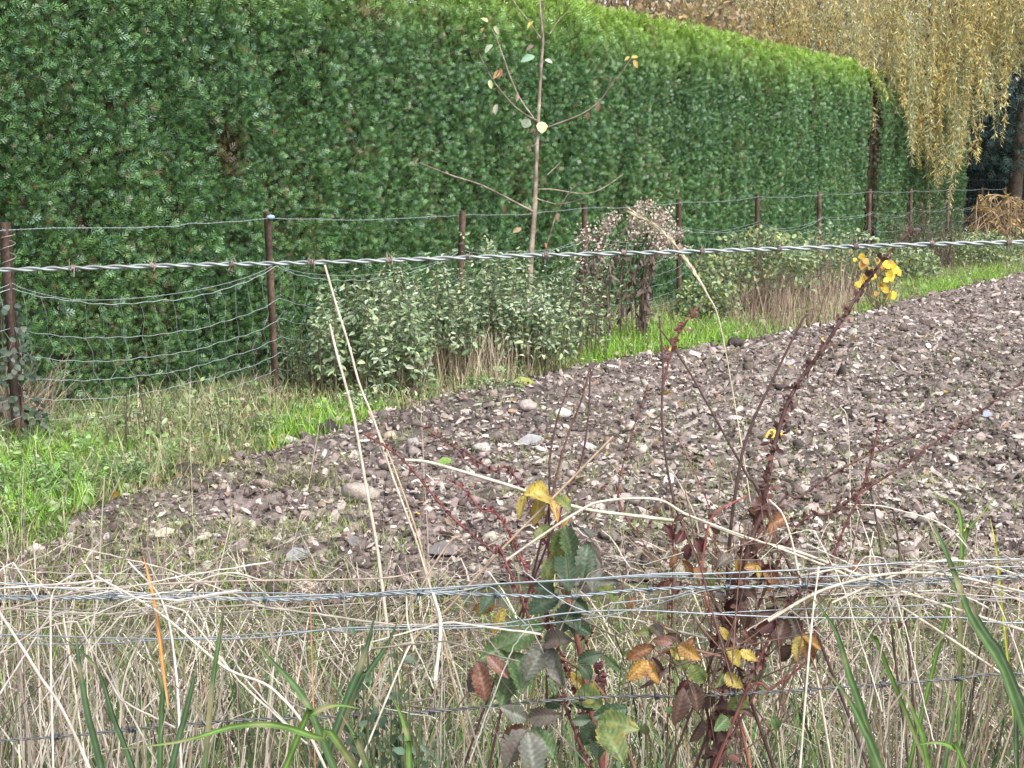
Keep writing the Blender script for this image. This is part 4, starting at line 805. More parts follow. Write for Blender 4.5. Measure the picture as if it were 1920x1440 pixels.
stalk([(610, 1440), (520, 1300), (420, 1250), (300, 1150), (180, 1080)], 1.42, .0020, .0012, (.58, .53, .45), "long pale stalk falling from upper left to lower right at far left")
stalk([(340, 1440), (330, 1260), (305, 1130), (240, 1052)], 1.44, .0022, .0010, (.60, .56, .52), "pale stalk bending over the left wires beside the orange blade")
stalk([(150, 1400), (70, 1260), (0, 1150), (-40, 1090)], 1.38, .0024, .0014, (.44, .39, .35), "grey stalk leaning left at the lower left corner")
stalk([(100, 1440), (95, 1200), (100, 1110), (140, 1075)], 1.45, .0017, .0010, (.60, .55, .49), "thin bent pale stalk crossing the left wires near the edge")
stalk([(220, 1440), (240, 1250), (330, 1120), (420, 1075), (500, 1090)], 1.5, .0015, .0009, (.50, .44, .37), "thin arched stalk over the left wires")
stalk([(0, 1145), (180, 1105), (420, 1090), (700, 1085), (790, 1070)], 1.47, .0011, .0009, (.36, .28, .24), "thin brown runner lying along the left wires", grounded=False)
stalk([(1500, 1440), (1520, 1190), (1535, 1062)], 1.46, .0016, .0011, (.64, .59, .50), "straight upright pale stalk right of the dark bramble")
stalk([(1560, 1440), (1500, 1090), (1472, 975), (1440, 935)], 1.55, .0018, .0012, (.60, .54, .44), "pale kinked stalk rising out of the dark bramble top")
stalk([(1690, 1420), (1700, 1250), (1640, 1050), (1600, 935)], 1.6, .0014, .0008, (.58, .52, .44), "slender pale stalk leaning left over the right soil")
stalk([(1960, 1440), (1900, 1200), (1800, 1010), (1680, 955), (1590, 945)], 1.52, .0013, .0007, (.60, .55, .46), "fine pale stalk curving from the right edge onto the soil")
stalk([(1600, 1440), (1595, 1000), (1590, 800), (1575, 760)], 1.75, .0010, .0006, (.52, .45, .36), "hair thin upright stalk over the right half of the soil")
stalk([(1310, 1000), (1300, 960), (1270, 900), (1250, 870)], 1.7, .0012, .0008, (.52, .45, .36), "short pale stem end between the two brambles", grounded=False)
# arching grass with seed head
p = to_ground(path3([(1415, 1000), (1385, 800), (1350, 608), (1326, 552), (1300, 508), (1268, 462), (1228, 424), (1186, 398)], 1.9)); P = catmull(p, 120); t = thing("seeding_grass_stem", P[0], "arching pale grass stem with a feathery seed head crossing the top barbed wire", "grass stalk")
g = Geo(); tube(g, P, np.interp(np.arange(120), [0, 60, 80, 119], [.0012, .0008, .0022, .0012]), 6, (.50, .44, .32)); g.build("stem", M_STRAW, t)
g = Geo(); n = 420; u = 78+41*rng.random(n); pp = np.stack([np.interp(u, np.arange(120), P[:, k]) for k in range(3)], -1); T = nrm(np.stack([np.interp(u, np.arange(120), np.gradient(P[:, k])) for k in range(3)], -1))
inst(g, SLIM_V, SLIM_F, frames(nrm(T+.24*rdir(n)), rdir(n)), pp, np.stack([.0016+0*u, .011+.008*rng.random(n), .004+0*u], -1), pick([(.62, .55, .42), (.52, .45, .33)], n)); g.build("seed_head", M_STRAW, t)
# sheath blade on the thick stalk
def blade(pxs, d, w, col, label, name="grass_blade", cat="grass blade", grounded=True, group="broad grass blades in the foreground", tipw=.05, dj=0.0, mat=None):
    p = path3(pxs, d, dj); p = to_ground(p) if grounded else p; n = 26; P = catmull(p, n); t = np.linspace(0, 1, n); T = nrm(np.gradient(P, axis=0)); S = nrm(np.cross(T, np.array([.25*rng.standard_normal(), -1, .35]))); N_ = np.cross(S, T)
    W = w*.7*np.interp(t, [0, .35, .75, 1], [.45, 1, .75, tipw]); xs = np.array([-.5, -.25, 0, .25, .5]); V = (P[:, None] + S[:, None]*(W[:, None]*xs)[..., None] + N_[:, None]*(W[:, None]*(.42*np.abs(xs)))[..., None]).reshape(-1, 3)
    i = np.arange(n-1)[:, None]*5+np.arange(4)[None]; F = np.stack([i, i+1, i+6, i+5], -1).reshape(-1, 4); k = .85+.3*rng.random((1, 5)); c = np.array(col)[None, None]*(k*np.array([[1.05, .85, 1.7, .9, .8]]))[..., None]*(1+.12*np.sin(t*9+rng.random()*6)+.06*rng.standard_normal(n))[:, None, None]
    br = np.clip((t-.86-.1*rng.random())*9, 0, .8)*(rng.random() < .55) + np.clip((.25-t)*3, 0, .6); bl = np.clip((fbm(t*14+rng.random()*40, t*0, 5)-.62)*7, 0, .6); c = mixc(c, (.36, .29, .18), np.broadcast_to(np.clip(br+bl, 0, .85)[:, None], (n, 5)))
    g = Geo(); g.add(V, F, np.clip(c, 0, .9).reshape(-1, 3)); o = g.build(name, mat or M_GRASS, None, smooth=True, origin=tuple(P[0])); return tag(o, label, cat, group)
GB, GD, GL = (.075, .130, .050), (.058, .100, .048), (.105, .185, .045)
blade([(190, 1440), (165, 1340), (148, 1240), (140, 1170)], 1.38, .012, GD, "dark green blade standing second from the left edge")
blade([(388, 1400), (402, 1260), (416, 1170), (421, 1115)], 1.4, .010, GB, "upright green blade with straight tip under the left wires")
blade([(322, 1440), (345, 1350), (362, 1280), (366, 1260)], 1.39, .011, GD, "short dark green blade left of the upright one")
blade([(610, 1400), (570, 1310), (520, 1250), (440, 1170)], 1.42, .013, GB, "broad green blade slanting to the upper left under the wires")
blade([(640, 1400), (600, 1385), (520, 1360), (440, 1362), (340, 1390), (218, 1405)], 1.34, .011, GL, "long bright blade lying almost level near the bottom left", dj=-.05)
blade([(560, 1380), (585, 1340), (630, 1322), (680, 1330)], 1.36, .011, GL, "short bright blade arching right near the level one")
blade([(300, 1440), (303, 1340), (300, 1265), (240, 1195)], 1.45, .010, GB, "kinked green blade with bent tip at left")
blade([(640, 1340), (672, 1260), (692, 1200), (704, 1145)], 1.43, .013, GD, "broad dark blade left one of the crossing pair in front of the clover")
blade([(655, 1320), (690, 1260), (725, 1210), (752, 1150)], 1.44, .012, GD, "broad dark blade right one of the crossing pair in front of the clover")
blade([(768, 1440), (766, 1390), (752, 1340), (732, 1305)], 1.36, .010, GL, "bright green blade at the bottom left of the bramble")
blade([(690, 1440), (665, 1380), (640, 1340)], 1.34, .012, GB, "short green blade at the bottom edge under the clover")
blade([(250, 1440), (215, 1350), (180, 1250), (110, 1190)], 1.42, .011, GD, "dark green blade curving left near the left edge")
blade([(1640, 1440), (1618, 1340), (1592, 1265), (1565, 1180), (1515, 1110)], 1.4, .014, GB, "broad green blade leaning left beside the dark bramble")
blade([(1650, 1440), (1620, 1370), (1590, 1310), (1535, 1240)], 1.38, .014, GB, "lower broad green blade parallel to the leaning one")
blade([(1905, 1330), (1870, 1240), (1820, 1160), (1790, 1080), (1762, 1010), (1742, 968)], 1.42, .014, GB, "longest green blade at right, pointing up left over the soil")
blade([(1900, 1280), (1850, 1190), (1800, 1110), (1765, 1070)], 1.44, .012, GD, "dark green blade just left of the longest one at right")
blade([(1802, 1100), (1803, 1010), (1798, 960), (1780, 940), (1735, 922)], 1.6, .009, GL, "light green blade with hooked tip over the right soil")
blade([(1803, 1040), (1815, 995), (1840, 965), (1872, 922)], 1.6, .008, GL, "light green blade leaning right over the right soil")
blade([(1872, 1070), (1866, 1020), (1856, 968)], 1.6, .006, (.34, .36, .06), "yellow green small blade near the right edge")
blade([(1740, 1440), (1725, 1370), (1700, 1310), (1690, 1290)], 1.36, .010, GL, "bright green blade at the bottom right of the dry tuft")
blade([(1810, 1440), (1790, 1405), (1755, 1392), (1700, 1400)], 1.34, .009, GL, "bright blade bent over flat near the bottom right")
blade([(1770, 1440), (1785, 1360), (1795, 1290)], 1.37, .009, GB, "straight green blade in the dry tuft at bottom right")
blade([(1660, 1240), (1640, 1200), (1608, 1160)], 1.5, .009, GL, "short light blade under the right wires")
blade([(1905, 1440), (1900, 1300), (1870, 1180)], 1.5, .012, GD, "dark upright blade at the right picture edge")
blade([(316, 1330), (306, 1250), (292, 1140), (280, 1085), (268, 1040)], 1.43, .0065, (.42, .19, .06), "bright orange dry blade sticking up through the left wires", "orange_grass_blade", grounded=False, group=None, mat=M_STRAW)
blade([(584, 1180), (582, 1110), (577, 1045)], 1.5, .0032, (.40, .24, .12), "thin orange brown dry blade upright left of the tall pale stalk", "orange_grass_blade", group=None, mat=M_STRAW)
def ptuft(px0, w_px, dep, h, n, label, cols, th=(.0, .12)): return tuft("tall_dry_grass", px0, 1200, w_px, .10, h, n, label, cols, th=th, w=.0035, dep=dep, kink=.25, bend=.35)
TD_ = [(.34, .27, .19), (.26, .20, .14), (.42, .35, .26), (.20, .15, .11)]
ptuft(1780, 150, 1.62, .88, 90, "dense upright brown grass tuft at the lower right with green blades", TD_)
ptuft(1690, 110, 1.66, .80, 60, "thin brown grass tuft left of the dense one at the lower right", TD_)
ptuft(60, 220, 1.5, .86, 90, "grey dry grass tuft in the lower left corner", [(.40, .35, .30), (.30, .25, .21), (.48, .43, .37)])
ptuft(300, 220, 1.6, .80, 70, "pale dry grass tuft behind the orange blade", [(.50, .44, .36), (.36, .30, .24)])

# tangles of bleached stalks hanging over the wires
def tangle(n, x0, x1, y0, y1, d, label, cols, low=1440, run=230):
    t0 = at((x0+x1)/2, y1, d)*np.array([1, 1, 0]); g = Geo(); cc = pick(cols, n, .2)
    for k in range(n):
        a = (x0+(x1-x0)*rng.random(), y0+(y1-y0)*rng.random()); s_ = rng.choice([-1, 1]); r_ = run*(.4+.9*rng.random()); dd = d+rng.normal(0, .07)
        if rng.random() < .5: px_ = [(a[0]-s_*r_*.9, low+40*rng.random()-150*rng.random()), (a[0]-s_*r_*.4, a[1]+90+60*rng.random()), a, (a[0]+s_*r_*.35, a[1]+rng.normal(0, 25)), (a[0]+s_*r_*.7, a[1]+25+60*rng.random())]
        else: px_ = [(a[0]-s_*r_, a[1]+rng.normal(10, 25)), a, (a[0]+s_*r_, a[1]+rng.normal(15, 30))]
        p = path3(px_, dd, rng.normal(0, .06)); m = 9*len(p); q_ = np.asarray(p); P = .18*catmull(p, m)+.82*np.stack([np.interp(np.linspace(0, len(p)-1, m), np.arange(len(p)), q_[:, k_]) for k_ in range(3)], -1)+rng.normal(0, .0003, (m, 3)); r0 = .0006+.0009*rng.random()**1.5; tube(g, P, np.linspace(r0, r0*.5, m), 5, np.clip(cc[k]*(1+.08*rng.standard_normal((m, 1))), .01, .9))
    return tag(g.build("straw_tangle", M_STRAW, None, smooth=True, origin=tuple(t0)), label, "straw", "bleached straw caught on the wires")
BL = [(.40, .365, .32), (.31, .275, .24), (.48, .445, .40), (.21, .175, .145)]
tangle(38, -60, 470, 1065, 1170, 1.50, "thick tangle of bleached grey stalks draped over the left end of the wires", BL)
tangle(24, 1520, 1960, 1045, 1120, 1.51, "bundle of bleached stalks lying flat along the right end of the wires", BL, run=190)
tangle(14, 480, 1000, 1100, 1230, 1.53, "loose dry stalks hanging among the wires between left and centre", BL+[(.30, .23, .17)], run=170)
tangle(16, 1080, 1560, 960, 1200, 1.60, "loose dry stalks woven through the withered bramble", BL+[(.30, .23, .17)], run=150)

# dock and bramble canes
DG = "dry reddish weed stems over the field"
husk_v, husk_f = LEAF_V, LEAF_F
def dock(pxs, d, r0, r1, col, label, cl=None, ccol=((.12, .055, .05), (.17, .085, .07), (.09, .05, .05)), step=.02, size=.006, grounded=True, dj=0.0, side=0, name="dock_stem"):
    p = path3(pxs, d, dj); p = to_ground(p) if grounded else p; n = 14*len(p); P = catmull(p, n); t = thing(name, P[0], label, "weed stem", DG)
    g = Geo(); tube(g, P, np.linspace(r0, r1, n), 6, np.array(col)*(1+.15*rng.standard_normal((n, 1)))); st_ = g.build("stem", M_STEM, t, smooth=True)
    if cl:
        D = np.concatenate([[0], np.cumsum(np.linalg.norm(np.diff(P, axis=0), axis=1))]); s0, s1 = cl[0]*D[-1], D[-1]
        ss = np.arange(s0, s1, step); ss = ss+rng.normal(0, step*.2, len(ss))
        for s_ in ss:
            q = np.array([np.interp(s_, D, P[:, k]) for k in range(3)]); m = int(7+8*rng.random()); f = (s_-s0)/max(s1-s0, 1e-6); sz = size*(1.15-.5*f)*(.8+.5*rng.random())
            g = Geo(); A = rdir(m, .3); inst(g, husk_v, husk_f, frames(A, rdir(m)), q+A*sz*.25+rng.normal(0, sz*.35, (m, 3)), np.stack([sz*.75+0*A[:, 0], sz*(.8+.6*rng.random(m)), sz+0*A[:, 0]], -1), pick(ccol, m)); g.build("seed_cluster", M_LEAF, t)
    return t
DKR = (.085, .045, .042)
dock([(1340, 1440), (1372, 1200), (1400, 1040), (1428, 960), (1446, 860), (1482, 745), (1545, 650), (1610, 552), (1662, 480), (1706, 434)], 1.55, .0042, .0016, DKR, "tallest dark weed stem thick with brown seed clusters, its tip above the top wire", (.52,), step=.016, size=.009)
dock([(1360, 1300), (1366, 1040), (1388, 870), (1412, 790), (1455, 700), (1498, 612), (1512, 590)], 1.6, .0030, .0012, (.075, .045, .04), "bare dark stem leaning right, left of the tallest seed stem")
dock([(1370, 1210), (1312, 1060), (1264, 940), (1242, 800), (1243, 690), (1236, 592)], 1.58, .0028, .0010, (.075, .045, .04), "bare dark stem upright above the bramble with a hooked top")
dock([(1440, 965), (1400, 890), (1350, 800), (1300, 710), (1262, 650), (1234, 612)], 1.62, .0022, .0010, (.08, .05, .045), "long dark branch slanting up left across the soil", grounded=True)
dock([(1244, 720), (1262, 650), (1288, 602), (1314, 570)], 1.58, .0014, .0010, (.15, .06, .05), "short twig with reddish seed clusters pointing up right at the middle of the soil", (.35,), ((.24, .11, .09), (.18, .07, .06)), .013, .007, grounded=False)
dock([(955, 1070), (925, 1035), (850, 972), (815, 932), (772, 880), (736, 846), (680, 812)], 1.56, .0018, .0012, (.145, .055, .052), "crimson red stem with red buds slanting up left over the soil", (.42,), ((.155, .055, .052), (.11, .042, .045)), .014, .0055)
dock([(965, 1020), (900, 955), (868, 915), (838, 898)], 1.6, .0015, .0009, (.20, .06, .06), "short crimson stem right of the long red one", (.7,), ((.22, .06, .06), (.16, .045, .05)), .012, .005)
dock([(985, 930), (920, 880), (850, 838), (786, 796)], 1.64, .0012, .0009, (.13, .05, .05), "dull red beaded stem above the crimson one", (.66,), ((.15, .055, .055), (.11, .045, .045)), .013, .006)
dock([(1030, 930), (1031, 860), (1045, 785), (1066, 727)], 1.62, .0020, .0010, DKR, "dark twig standing left in the trio above the curled yellow leaf")
dock([(1036, 925), (1062, 825), (1090, 750), (1106, 690)], 1.63, .0020, .0010, (.10, .05, .045), "dark twig standing middle in the trio above the curled yellow leaf")
dock([(1050, 960), (1088, 870), (1102, 790), (1106, 715), (1108, 690)], 1.66, .0018, .0009, (.09, .045, .045), "dark twig standing right in the trio above the curled yellow leaf")
dock([(1450, 1180), (1540, 1085), (1582, 992), (1620, 905), (1645, 812), (1650, 790)], 1.52, .0022, .0010, (.13, .05, .045), "reddish stem rising right of the dark bramble with few seed clusters", (.72,), size=.006)
dock([(1440, 985), (1500, 932), (1560, 890), (1625, 855), (1690, 828), (1745, 800)], 1.60, .0018, .0009, (.10, .055, .05), "thin dark twig slanting right, upper of the two over the right soil", (.8,), size=.005)
dock([(1470, 1030), (1560, 960), (1620, 920), (1690, 875), (1745, 835), (1810, 790), (1915, 718)], 1.58, .0021, .0010, (.11, .055, .05), "long dark twig slanting right up to the picture edge", (.72,), size=.006)
dock([(1658, 1075), (1645, 985), (1624, 882)], 1.62, .0020, .0012, (.085, .06, .05), "short dark stick left of two above the right wires")
dock([(1690, 1075), (1682, 1000), (1674, 954)], 1.62, .0020, .0012, (.085, .06, .05), "short dark stick right of two above the right wires")
dock([(1345, 1060), (1332, 960), (1300, 880), (1270, 820)], 1.66, .0012, .0007, (.18, .09, .08), "pinkish fine stem in front of the middle soil", (.6,), ((.20, .11, .09), (.15, .08, .07)), .016, .0045)
dock([(1260, 960), (1200, 1000), (1160, 930), (1180, 830), (1215, 720)], 1.7, .0013, .0008, (.15, .07, .06), "faint reddish stem bending up between the twig trio and the bramble", (.6,), ((.18, .09, .07), (.14, .07, .06)), .02, .005)

# bramble plants with big toothed leaves
KIND = dict(green=((.085, .155, .055), (.17, .25, .12), (.10, .16, .06)), dark=((.05, .095, .05), (.11, .16, .10), (.05, .08, .045)), grey=((.13, .145, .115), (.20, .21, .17), (.14, .12, .11)), purple=((.12, .11, .09), (.19, .16, .13), (.13, .065, .07)),
            red=((.20, .10, .075), (.30, .17, .12), (.16, .05, .045)), orange=((.48, .25, .055), (.54, .36, .12), (.17, .07, .045)), yellow=((.48, .37, .06), (.52, .44, .15), (.30, .20, .05)), mottled=((.12, .18, .06), (.22, .27, .10), (.36, .31, .07)),
            brown=((.11, .065, .05), (.16, .10, .08), (.08, .045, .04)), maroon=((.10, .03, .03), (.15, .06, .055), (.07, .025, .028)), rust=((.30, .14, .07), (.38, .22, .12), (.18, .075, .045)))
LSC = 1.0
def leaflet(parent, b, tip, d, wr, kind, curl=0.0, depth_tip=0.0, label=None):
    wr = min(wr, .62); sc_ = LSC*(.88 if kind in ('brown', 'maroon', 'rust', 'orange') else 1); tip = (b[0]+(tip[0]-b[0])*sc_, b[1]+(tip[1]-b[1])*sc_); curl = min(curl, .2)+(.12+.22*rng.random() if kind in ('brown', 'maroon', 'rust') else 0)
    B = at(b[0], b[1], d); T_ = at(tip[0], tip[1], d+depth_tip); ax_ = T_-B; L = np.linalg.norm(ax_); ax_ = ax_/L; face = nrm(np.array([rng.normal(0, .35), -1, .45+rng.normal(0, .25)])); sd = nrm(np.cross(ax_, face)); nm = np.cross(sd, ax_)
    U, V_ = np.meshgrid(np.linspace(0, 1, 51), np.linspace(-1, 1, 9), indexing='ij'); hw = wr*L*.5*np.sin(math.pi*np.clip(U, 0, 1)**.82)**.8
    hw = np.where(U < .02, 0, hw)+.0002; jj = (1-U)*8.5+.35*np.sin(U*9+rng.random()*6)+rng.random()+.4*(V_ > 0); hw = hw*(1+(.18+.22*rng.random((1, 9)))*((jj % 1) - .5)*(np.abs(V_) > .9)); hw = hw*(1+.05*np.sin(U*17+rng.random()*6))
    vein = np.abs(((U-.30*np.abs(V_))*8) % 1-.5)*2; fold = .30+.25*rng.random()
    h = np.abs(V_)*hw*fold - .22*L*(U-.4)**2*(1+curl*3)+curl*L*.25*V_**2 + .016*L*vein*(np.abs(V_) > .05) + .02*L*np.sin(U*6+V_*3+rng.random()*6)
    P = B + ax_*(U*L)[..., None] + sd*(hw*V_)[..., None] + nm*h[..., None]
    k = KIND[kind]; bl = fbm(U*4+rng.random()*50, V_*2+9+rng.random()*20, 7, 4); c = mixc(k[0], k[2], np.clip((bl-.5)*3.2+np.abs(V_)**3*.5+.15*(U-.5), 0, 1)); c = mixc(c, k[1], np.clip(1.4*np.exp(-(V_*7)**2)+.75*(vein < .25)*(np.abs(V_) < .93), 0, 1)); c = c*np.where(vein > .75, .78, 1)[..., None]; sp = fbm(U*11+rng.random()*50, V_*5, 8, 2); c = mixc(c, (.10, .065, .045), np.clip((sp-.66)*6, 0, .85)); c = c*(.85+.25*rng.random())*.9
    i = np.arange(50)[:, None]*9+np.arange(8)[None]; F = np.stack([i, i+1, i+10, i+9], -1).reshape(-1, 4); g = Geo(); g.add(P.reshape(-1, 3), F, np.clip(c, 0, .9).reshape(-1, 3)); o = g.build("leaf", M_LEAF, parent, smooth=True)
    if label: o["label"] = label
    return o
def cane(parent, pxs, d, r0, r1, col, grounded=True):
    p = path3(pxs, d); p = to_ground(p) if grounded else p; n = 10*len(p); g = Geo(); tube(g, catmull(p, n), np.linspace(r0, r1, n), 6, np.array(col)*(1+.12*rng.standard_normal((n, 1)))); return g.build("cane", M_STEM, parent, smooth=True)
b1 = thing("bramble_plant", at(1110, 1200, 1.6)*np.array([1, 1, 0]), "green bramble with purplish toothed leaves growing through the wires, centre bottom", "bramble")
cane(b1, [(1130, 1440), (1104, 1310), (1084, 1205), (1066, 1130), (1058, 1040), (1046, 960), (1030, 930)], 1.6, .0050, .0022, (.20, .085, .065))
cane(b1, [(1190, 1440), (1160, 1370), (1130, 1300), (1080, 1250), (1030, 1225), (985, 1215)], 1.56, .0030, .0016, (.17, .11, .07))
cane(b1, [(980, 1440), (985, 1360), (1000, 1290), (1010, 1230)], 1.57, .0022, .0014, (.14, .12, .06))
cane(b1, [(1135, 1440), (1140, 1380), (1118, 1350)], 1.54, .0026, .0016, (.24, .12, .10))
H1 = [((935, 1215), (1022, 1172), .62, 'green', 1.52), ((960, 1205), (900, 1235), .6, 'green', 1.53), ((912, 1228), (955, 1272), .40, 'red', 1.49), ((896, 1240), (912, 1318), .46, 'red', 1.48), ((905, 1240), (880, 1300), .5, 'purple', 1.5), ((966, 1222), (982, 1300), .70, 'green', 1.52), ((960, 1250), (938, 1325), .55, 'green', 1.55),
      ((1025, 1205), (982, 1278), .50, 'grey', 1.49), ((1030, 1208), (1054, 1286), .46, 'grey', 1.49), ((1020, 1202), (1072, 1200), .42, 'purple', 1.5), ((1045, 1240), (1040, 1305), .5, 'green', 1.57), ((1083, 1240), (1130, 1225), .55, 'dark', 1.54), ((1085, 1245), (1110, 1275), .7, 'dark', 1.53), ((1135, 1232), (1165, 1260), .35, 'green', 1.55),
      ((988, 1350), (938, 1325), .55, 'grey', 1.47), ((990, 1346), (1052, 1340), .50, 'purple', 1.46), ((985, 1368), (945, 1440), .62, 'purple', 1.44), ((990, 1372), (1003, 1462), .62, 'grey', 1.43), ((998, 1362), (1040, 1425), .5, 'green', 1.46), ((982, 1362), (940, 1392), .45, 'red', 1.47),
      ((1112, 1345), (1178, 1328), .55, 'dark', 1.48), ((1120, 1350), (1198, 1366), .55, 'mottled', 1.47), ((1110, 1350), (1072, 1352), .7, 'dark', 1.49), ((1112, 1355), (1092, 1400), .55, 'dark', 1.48), ((1125, 1362), (1172, 1430), .60, 'mottled', 1.46), ((1122, 1370), (1120, 1425), .6, 'dark', 1.49),
      ((1055, 990), (1040, 1050), .6, 'mottled', 1.58), ((1060, 985), (1075, 1060), .45, 'green', 1.58), ((1062, 1040), (1066, 1105), .5, 'dark', 1.57), ((1102, 1018), (1092, 1092), .50, 'dark', 1.55), ((1110, 1020), (1112, 1112), .42, 'grey', 1.56), ((1100, 1016), (1128, 1060), .4, 'purple', 1.56), ((1040, 1040), (1020, 1100), .45, 'mottled', 1.6), ((1030, 985), (1000, 1015), .5, 'mottled', 1.6), ((1075, 985), (1110, 1005), .5, 'grey', 1.58),
      ((1030, 928), (985, 925), .5, 'yellow', 1.60), ((985, 925), (970, 975), .3, 'yellow', 1.60), ((1034, 935), (1048, 985), .35, 'orange', 1.58), ((1010, 935), (1000, 985), .5, 'yellow', 1.61), ((1042, 930), (1070, 955), .5, 'mottled', 1.6),
      ((1050, 1120), (985, 1150), .6, 'dark', 1.56), ((1040, 1110), (1000, 1100), .6, 'dark', 1.58), ((1070, 1120), (1105, 1150), .6, 'dark', 1.56), ((1070, 1130), (1050, 1190), .6, 'dark', 1.57), ((1085, 1100), (1160, 1090), .55, 'grey', 1.6), ((1075, 1140), (1040, 1165), .7, 'green', 1.58), ((1060, 1130), (1085, 1180), .7, 'dark', 1.58), ((1120, 1100), (1160, 1130), .5, 'mottled', 1.58), ((1060, 1160), (1110, 1190), .6, 'dark', 1.57), ((930, 1110), (900, 1150), .5, 'dark', 1.6), ((1060, 1122), (1080, 1140), .6, 'rust', 1.55),
      ((930, 1130), (880, 1148), .40, 'orange', 1.6), ((945, 1140), (925, 1190), .4, 'yellow', 1.62), ((940, 1200), (915, 1235), .4, 'yellow', 1.62), ((1070, 1310), (1120, 1330), .5, 'dark', 1.55), ((1060, 1300), (1020, 1330), .5, 'dark', 1.58), ((1085, 1290), (1130, 1330), .6, 'mottled', 1.57), ((1070, 1260), (1100, 1300), .4, 'yellow', 1.6)]
for (b, t_, w, k, d) in H1: leaflet(b1, b, t_, d, w, k, rng.normal(.04, .08), rng.normal(-.01, .02))
b2 = thing("bramble_plant", at(1345, 1220, 1.6)*np.array([1, 1, 0]), "withered bramble with orange, yellow and dark maroon curled leaves, right of the green one", "bramble")
cane(b2, [(1335, 1440), (1352, 1330), (1370, 1220), (1385, 1110), (1392, 1000)], 1.57, .0046, .002, (.11, .055, .05))
cane(b2, [(1345, 1440), (1420, 1290), (1450, 1200), (1545, 1105)], 1.55, .0022, .0012, (.12, .06, .05))
cane(b2, [(1370, 1280), (1345, 1180), (1318, 1100), (1325, 1000), (1345, 960), (1400, 930)], 1.55, .0020, .0012, (.22, .07, .06))
cane(b2, [(1350, 1230), (1270, 1215), (1215, 1240)], 1.53, .0018, .0014, (.24, .13, .09), False)
cane(b2, [(1390, 1320), (1450, 1290), (1520, 1230), (1530, 1180)], 1.54, .0020, .0012, (.20, .07, .06))
cane(b2, [(1320, 1440), (1330, 1360), (1310, 1290), (1270, 1200), (1225, 1165)], 1.58, .0022, .0013, (.13, .075, .06))
for k in range(46):
    x0, y0 = 1365+rng.normal(0, 70), 1440-rng.random()*420; x1, y1 = 1375+rng.normal(0, 140), 880+rng.random()*330
    cane(b2, [(x0, y0), ((x0+x1)/2+rng.normal(0, 25), (y0+y1)/2+rng.normal(0, 20)), (x1, y1)], 1.56+rng.normal(0, .05), .0010, .0005, [(.14, .075, .06), (.10, .065, .055), (.17, .095, .07)][k % 3], False)
    for w_ in range(k % 3): u_ = rng.random(); xa, ya = x1+(x0-x1)*.6*u_, y1+(y0-y1)*.6*u_; leaflet(b2, (xa, ya), (xa+rng.normal(0, 22), ya+10+rng.random()*22), 1.56, .5, ['brown', 'maroon', 'rust', 'purple', 'rust', 'red'][(k+w_) % 6], .2)
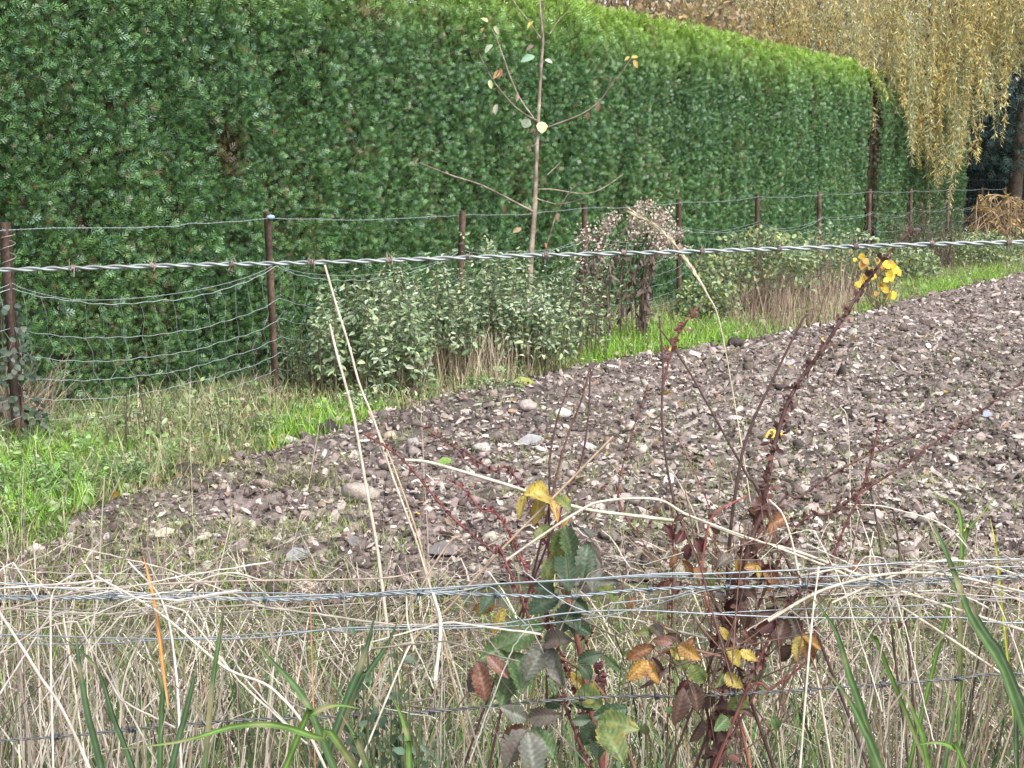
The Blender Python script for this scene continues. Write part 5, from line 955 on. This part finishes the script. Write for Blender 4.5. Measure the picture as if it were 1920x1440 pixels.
H2 = [((1228, 1212), (1164, 1240), .38, 'rust', 1.50), ((1214, 1238), (1172, 1282), .52, 'orange', 1.49), ((1216, 1240), (1238, 1290), .50, 'orange', 1.49), ((1222, 1232), (1250, 1270), .45, 'brown', 1.5), ((1272, 1208), (1318, 1242), .52, 'orange', 1.47), ((1262, 1205), (1222, 1200), .5, 'red', 1.49), ((1270, 1210), (1285, 1262), .55, 'mottled', 1.51), ((1295, 1245), (1322, 1282), .6, 'mottled', 1.49), ((1240, 1195), (1220, 1170), .6, 'purple', 1.52), ((1230, 1180), (1190, 1190), .4, 'mottled', 1.53), ((1285, 1235), (1255, 1215), .5, 'yellow', 1.5), ((1248, 1190), (1285, 1205), .4, 'brown', 1.51),
      ((1362, 1215), (1388, 1250), .60, 'yellow', 1.50), ((1360, 1262), (1392, 1290), .60, 'yellow', 1.50), ((1356, 1262), (1342, 1290), .5, 'mottled', 1.51), ((1385, 1222), (1420, 1238), .5, 'yellow', 1.51), ((1365, 1200), (1350, 1175), .5, 'yellow', 1.52), ((1498, 1190), (1492, 1240), .40, 'yellow', 1.50), ((1505, 1188), (1545, 1222), .36, 'orange', 1.50), ((1500, 1190), (1528, 1255), .36, 'rust', 1.51),
      ((1282, 1290), (1262, 1372), .42, 'brown', 1.50), ((1300, 1280), (1310, 1345), .50, 'brown', 1.52), ((1290, 1275), (1265, 1310), .5, 'maroon', 1.53), ((1255, 1250), (1190, 1300), .16, 'brown', 1.5), ((1470, 1160), (1455, 1222), .6, 'brown', 1.53), ((1455, 1165), (1410, 1185), .55, 'maroon', 1.52), ((1480, 1150), (1500, 1210), .5, 'purple', 1.54), ((1460, 1150), (1420, 1150), .6, 'brown', 1.55), ((1485, 1210), (1460, 1245), .6, 'brown', 1.53),
      ((1262, 1012), (1243, 978), .40, 'maroon', 1.55), ((1266, 1020), (1290, 985), .42, 'maroon', 1.56), ((1270, 1030), (1255, 1070), .40, 'rust', 1.56), ((1300, 1010), (1325, 1038), .60, 'maroon', 1.55), ((1295, 1020), (1285, 1055), .6, 'maroon', 1.55), ((1310, 1035), (1300, 1060), .5, 'brown', 1.55), ((1280, 1050), (1300, 1090), .4, 'rust', 1.57),
      ((1440, 985), (1485, 965), .55, 'rust', 1.56), ((1450, 980), (1442, 1010), .7, 'rust', 1.55), ((1430, 985), (1398, 950), .3, 'brown', 1.57), ((1425, 975), (1410, 985), .9, 'red', 1.56), ((1350, 985), (1338, 1000), .6, 'red', 1.56),
      ((1372, 1040), (1345, 1062), .55, 'purple', 1.53), ((1382, 1038), (1395, 1072), .50, 'brown', 1.53), ((1380, 1050), (1386, 1078), .4, 'orange', 1.52), ((1395, 1065), (1428, 1058), .45, 'orange', 1.51), ((1420, 1060), (1424, 1088), .35, 'yellow', 1.51), ((1400, 1100), (1420, 1125), .6, 'brown', 1.54), ((1430, 1070), (1465, 1095), .5, 'rust', 1.55), ((1395, 1095), (1375, 1130), .6, 'brown', 1.55), ((1450, 1075), (1440, 1115), .5, 'rust', 1.56), ((1325, 1075), (1340, 1105), .4, 'mottled', 1.54), ((1315, 1065), (1312, 1090), .5, 'rust', 1.55), ((1530, 1085), (1540, 1110), .6, 'rust', 1.52), ((1275, 1090), (1265, 1120), .6, 'maroon', 1.56), ((1380, 1150), (1360, 1180), .6, 'brown', 1.55), ((1400, 1140), (1395, 1185), .5, 'brown', 1.56), ((1375, 1120), (1360, 1150), .6, 'maroon', 1.57), ((1345, 1190), (1330, 1220), .4, 'maroon', 1.56),
      ((1400, 1300), (1360, 1345), .55, 'mottled', 1.55), ((1365, 1345), (1340, 1370), .7, 'green', 1.52), ((1390, 1330), (1420, 1345), .4, 'brown', 1.53), ((1345, 1370), (1375, 1390), .5, 'brown', 1.53), ((1395, 1262), (1430, 1282), .5, 'green', 1.57), ((1340, 1300), (1300, 1330), .6, 'brown', 1.57), ((1350, 1330), (1335, 1400), .5, 'maroon', 1.57), ((1320, 1350), (1290, 1400), .4, 'brown', 1.57), ((1445, 1345), (1460, 1370), .6, 'green', 1.55)]
for (b, t_, w, k, d) in H2: leaflet(b2, b, t_, d, w*1.05, k, rng.normal(.08, .10), rng.normal(0, .008))
# creeping clover-like plant left of the bramble
def low_leafy(px0, dep, w_px, h, n, label, cols, leaf, pys):
    c = at(px0, 1200, dep)*np.array([1, 1, 0]); t = thing("creeping_plant", c, label, "plant"); g, gl = Geo(), Geo()
    for k in range(n):
        e = at(px0+rng.normal(0, w_px/2.4), pys[0]+rng.random()*(pys[1]-pys[0]), dep+rng.normal(0, .03)); b_ = c+np.array([rng.normal(0, .05), rng.normal(0, .04), -.02]); P = catmull([b_, (b_+e)/2+rng.normal(0, .02, 3), e], 9); tube(g, P, np.linspace(.0016, .0008, 9), 4, (.10, .12, .06))
        m = 11; u = 8-4.0*rng.random(m); pp = np.stack([np.interp(u, np.arange(9), P[:, j]) for j in range(3)], -1); inst(gl, LEAF_V, LEAF_F, frames(rdir(m, .1), nrm(np.array([[0, -1, .7]])+.5*rdir(m))), pp+rng.normal(0, .006, (m, 3)), np.stack([leaf*.75*(.6+.6*rng.random(m)), leaf*1.2*(.6+.6*rng.random(m)), leaf+0*u], -1), pick(cols, m))
    g.build("stems", M_STEM, t); gl.build("foliage", M_LEAF, t)
low_leafy(715, 1.5, 90, .7, 34, "dark green small leaved plant behind the crossing blades, left of the bramble", [(.04, .08, .045), (.06, .11, .06), (.09, .145, .09)], .0125, (1190, 1430))
low_leafy(790, 1.55, 80, .6, 16, "small grey green leaved plant just right of the crossing blades", [(.09, .14, .09), (.11, .16, .10)], .012, (1300, 1430))
low_leafy(1200, 1.6, 100, .6, 10, "thin green leaved plant low between the two brambles", [(.10, .16, .07), (.16, .2, .08)], .013, (1300, 1440))
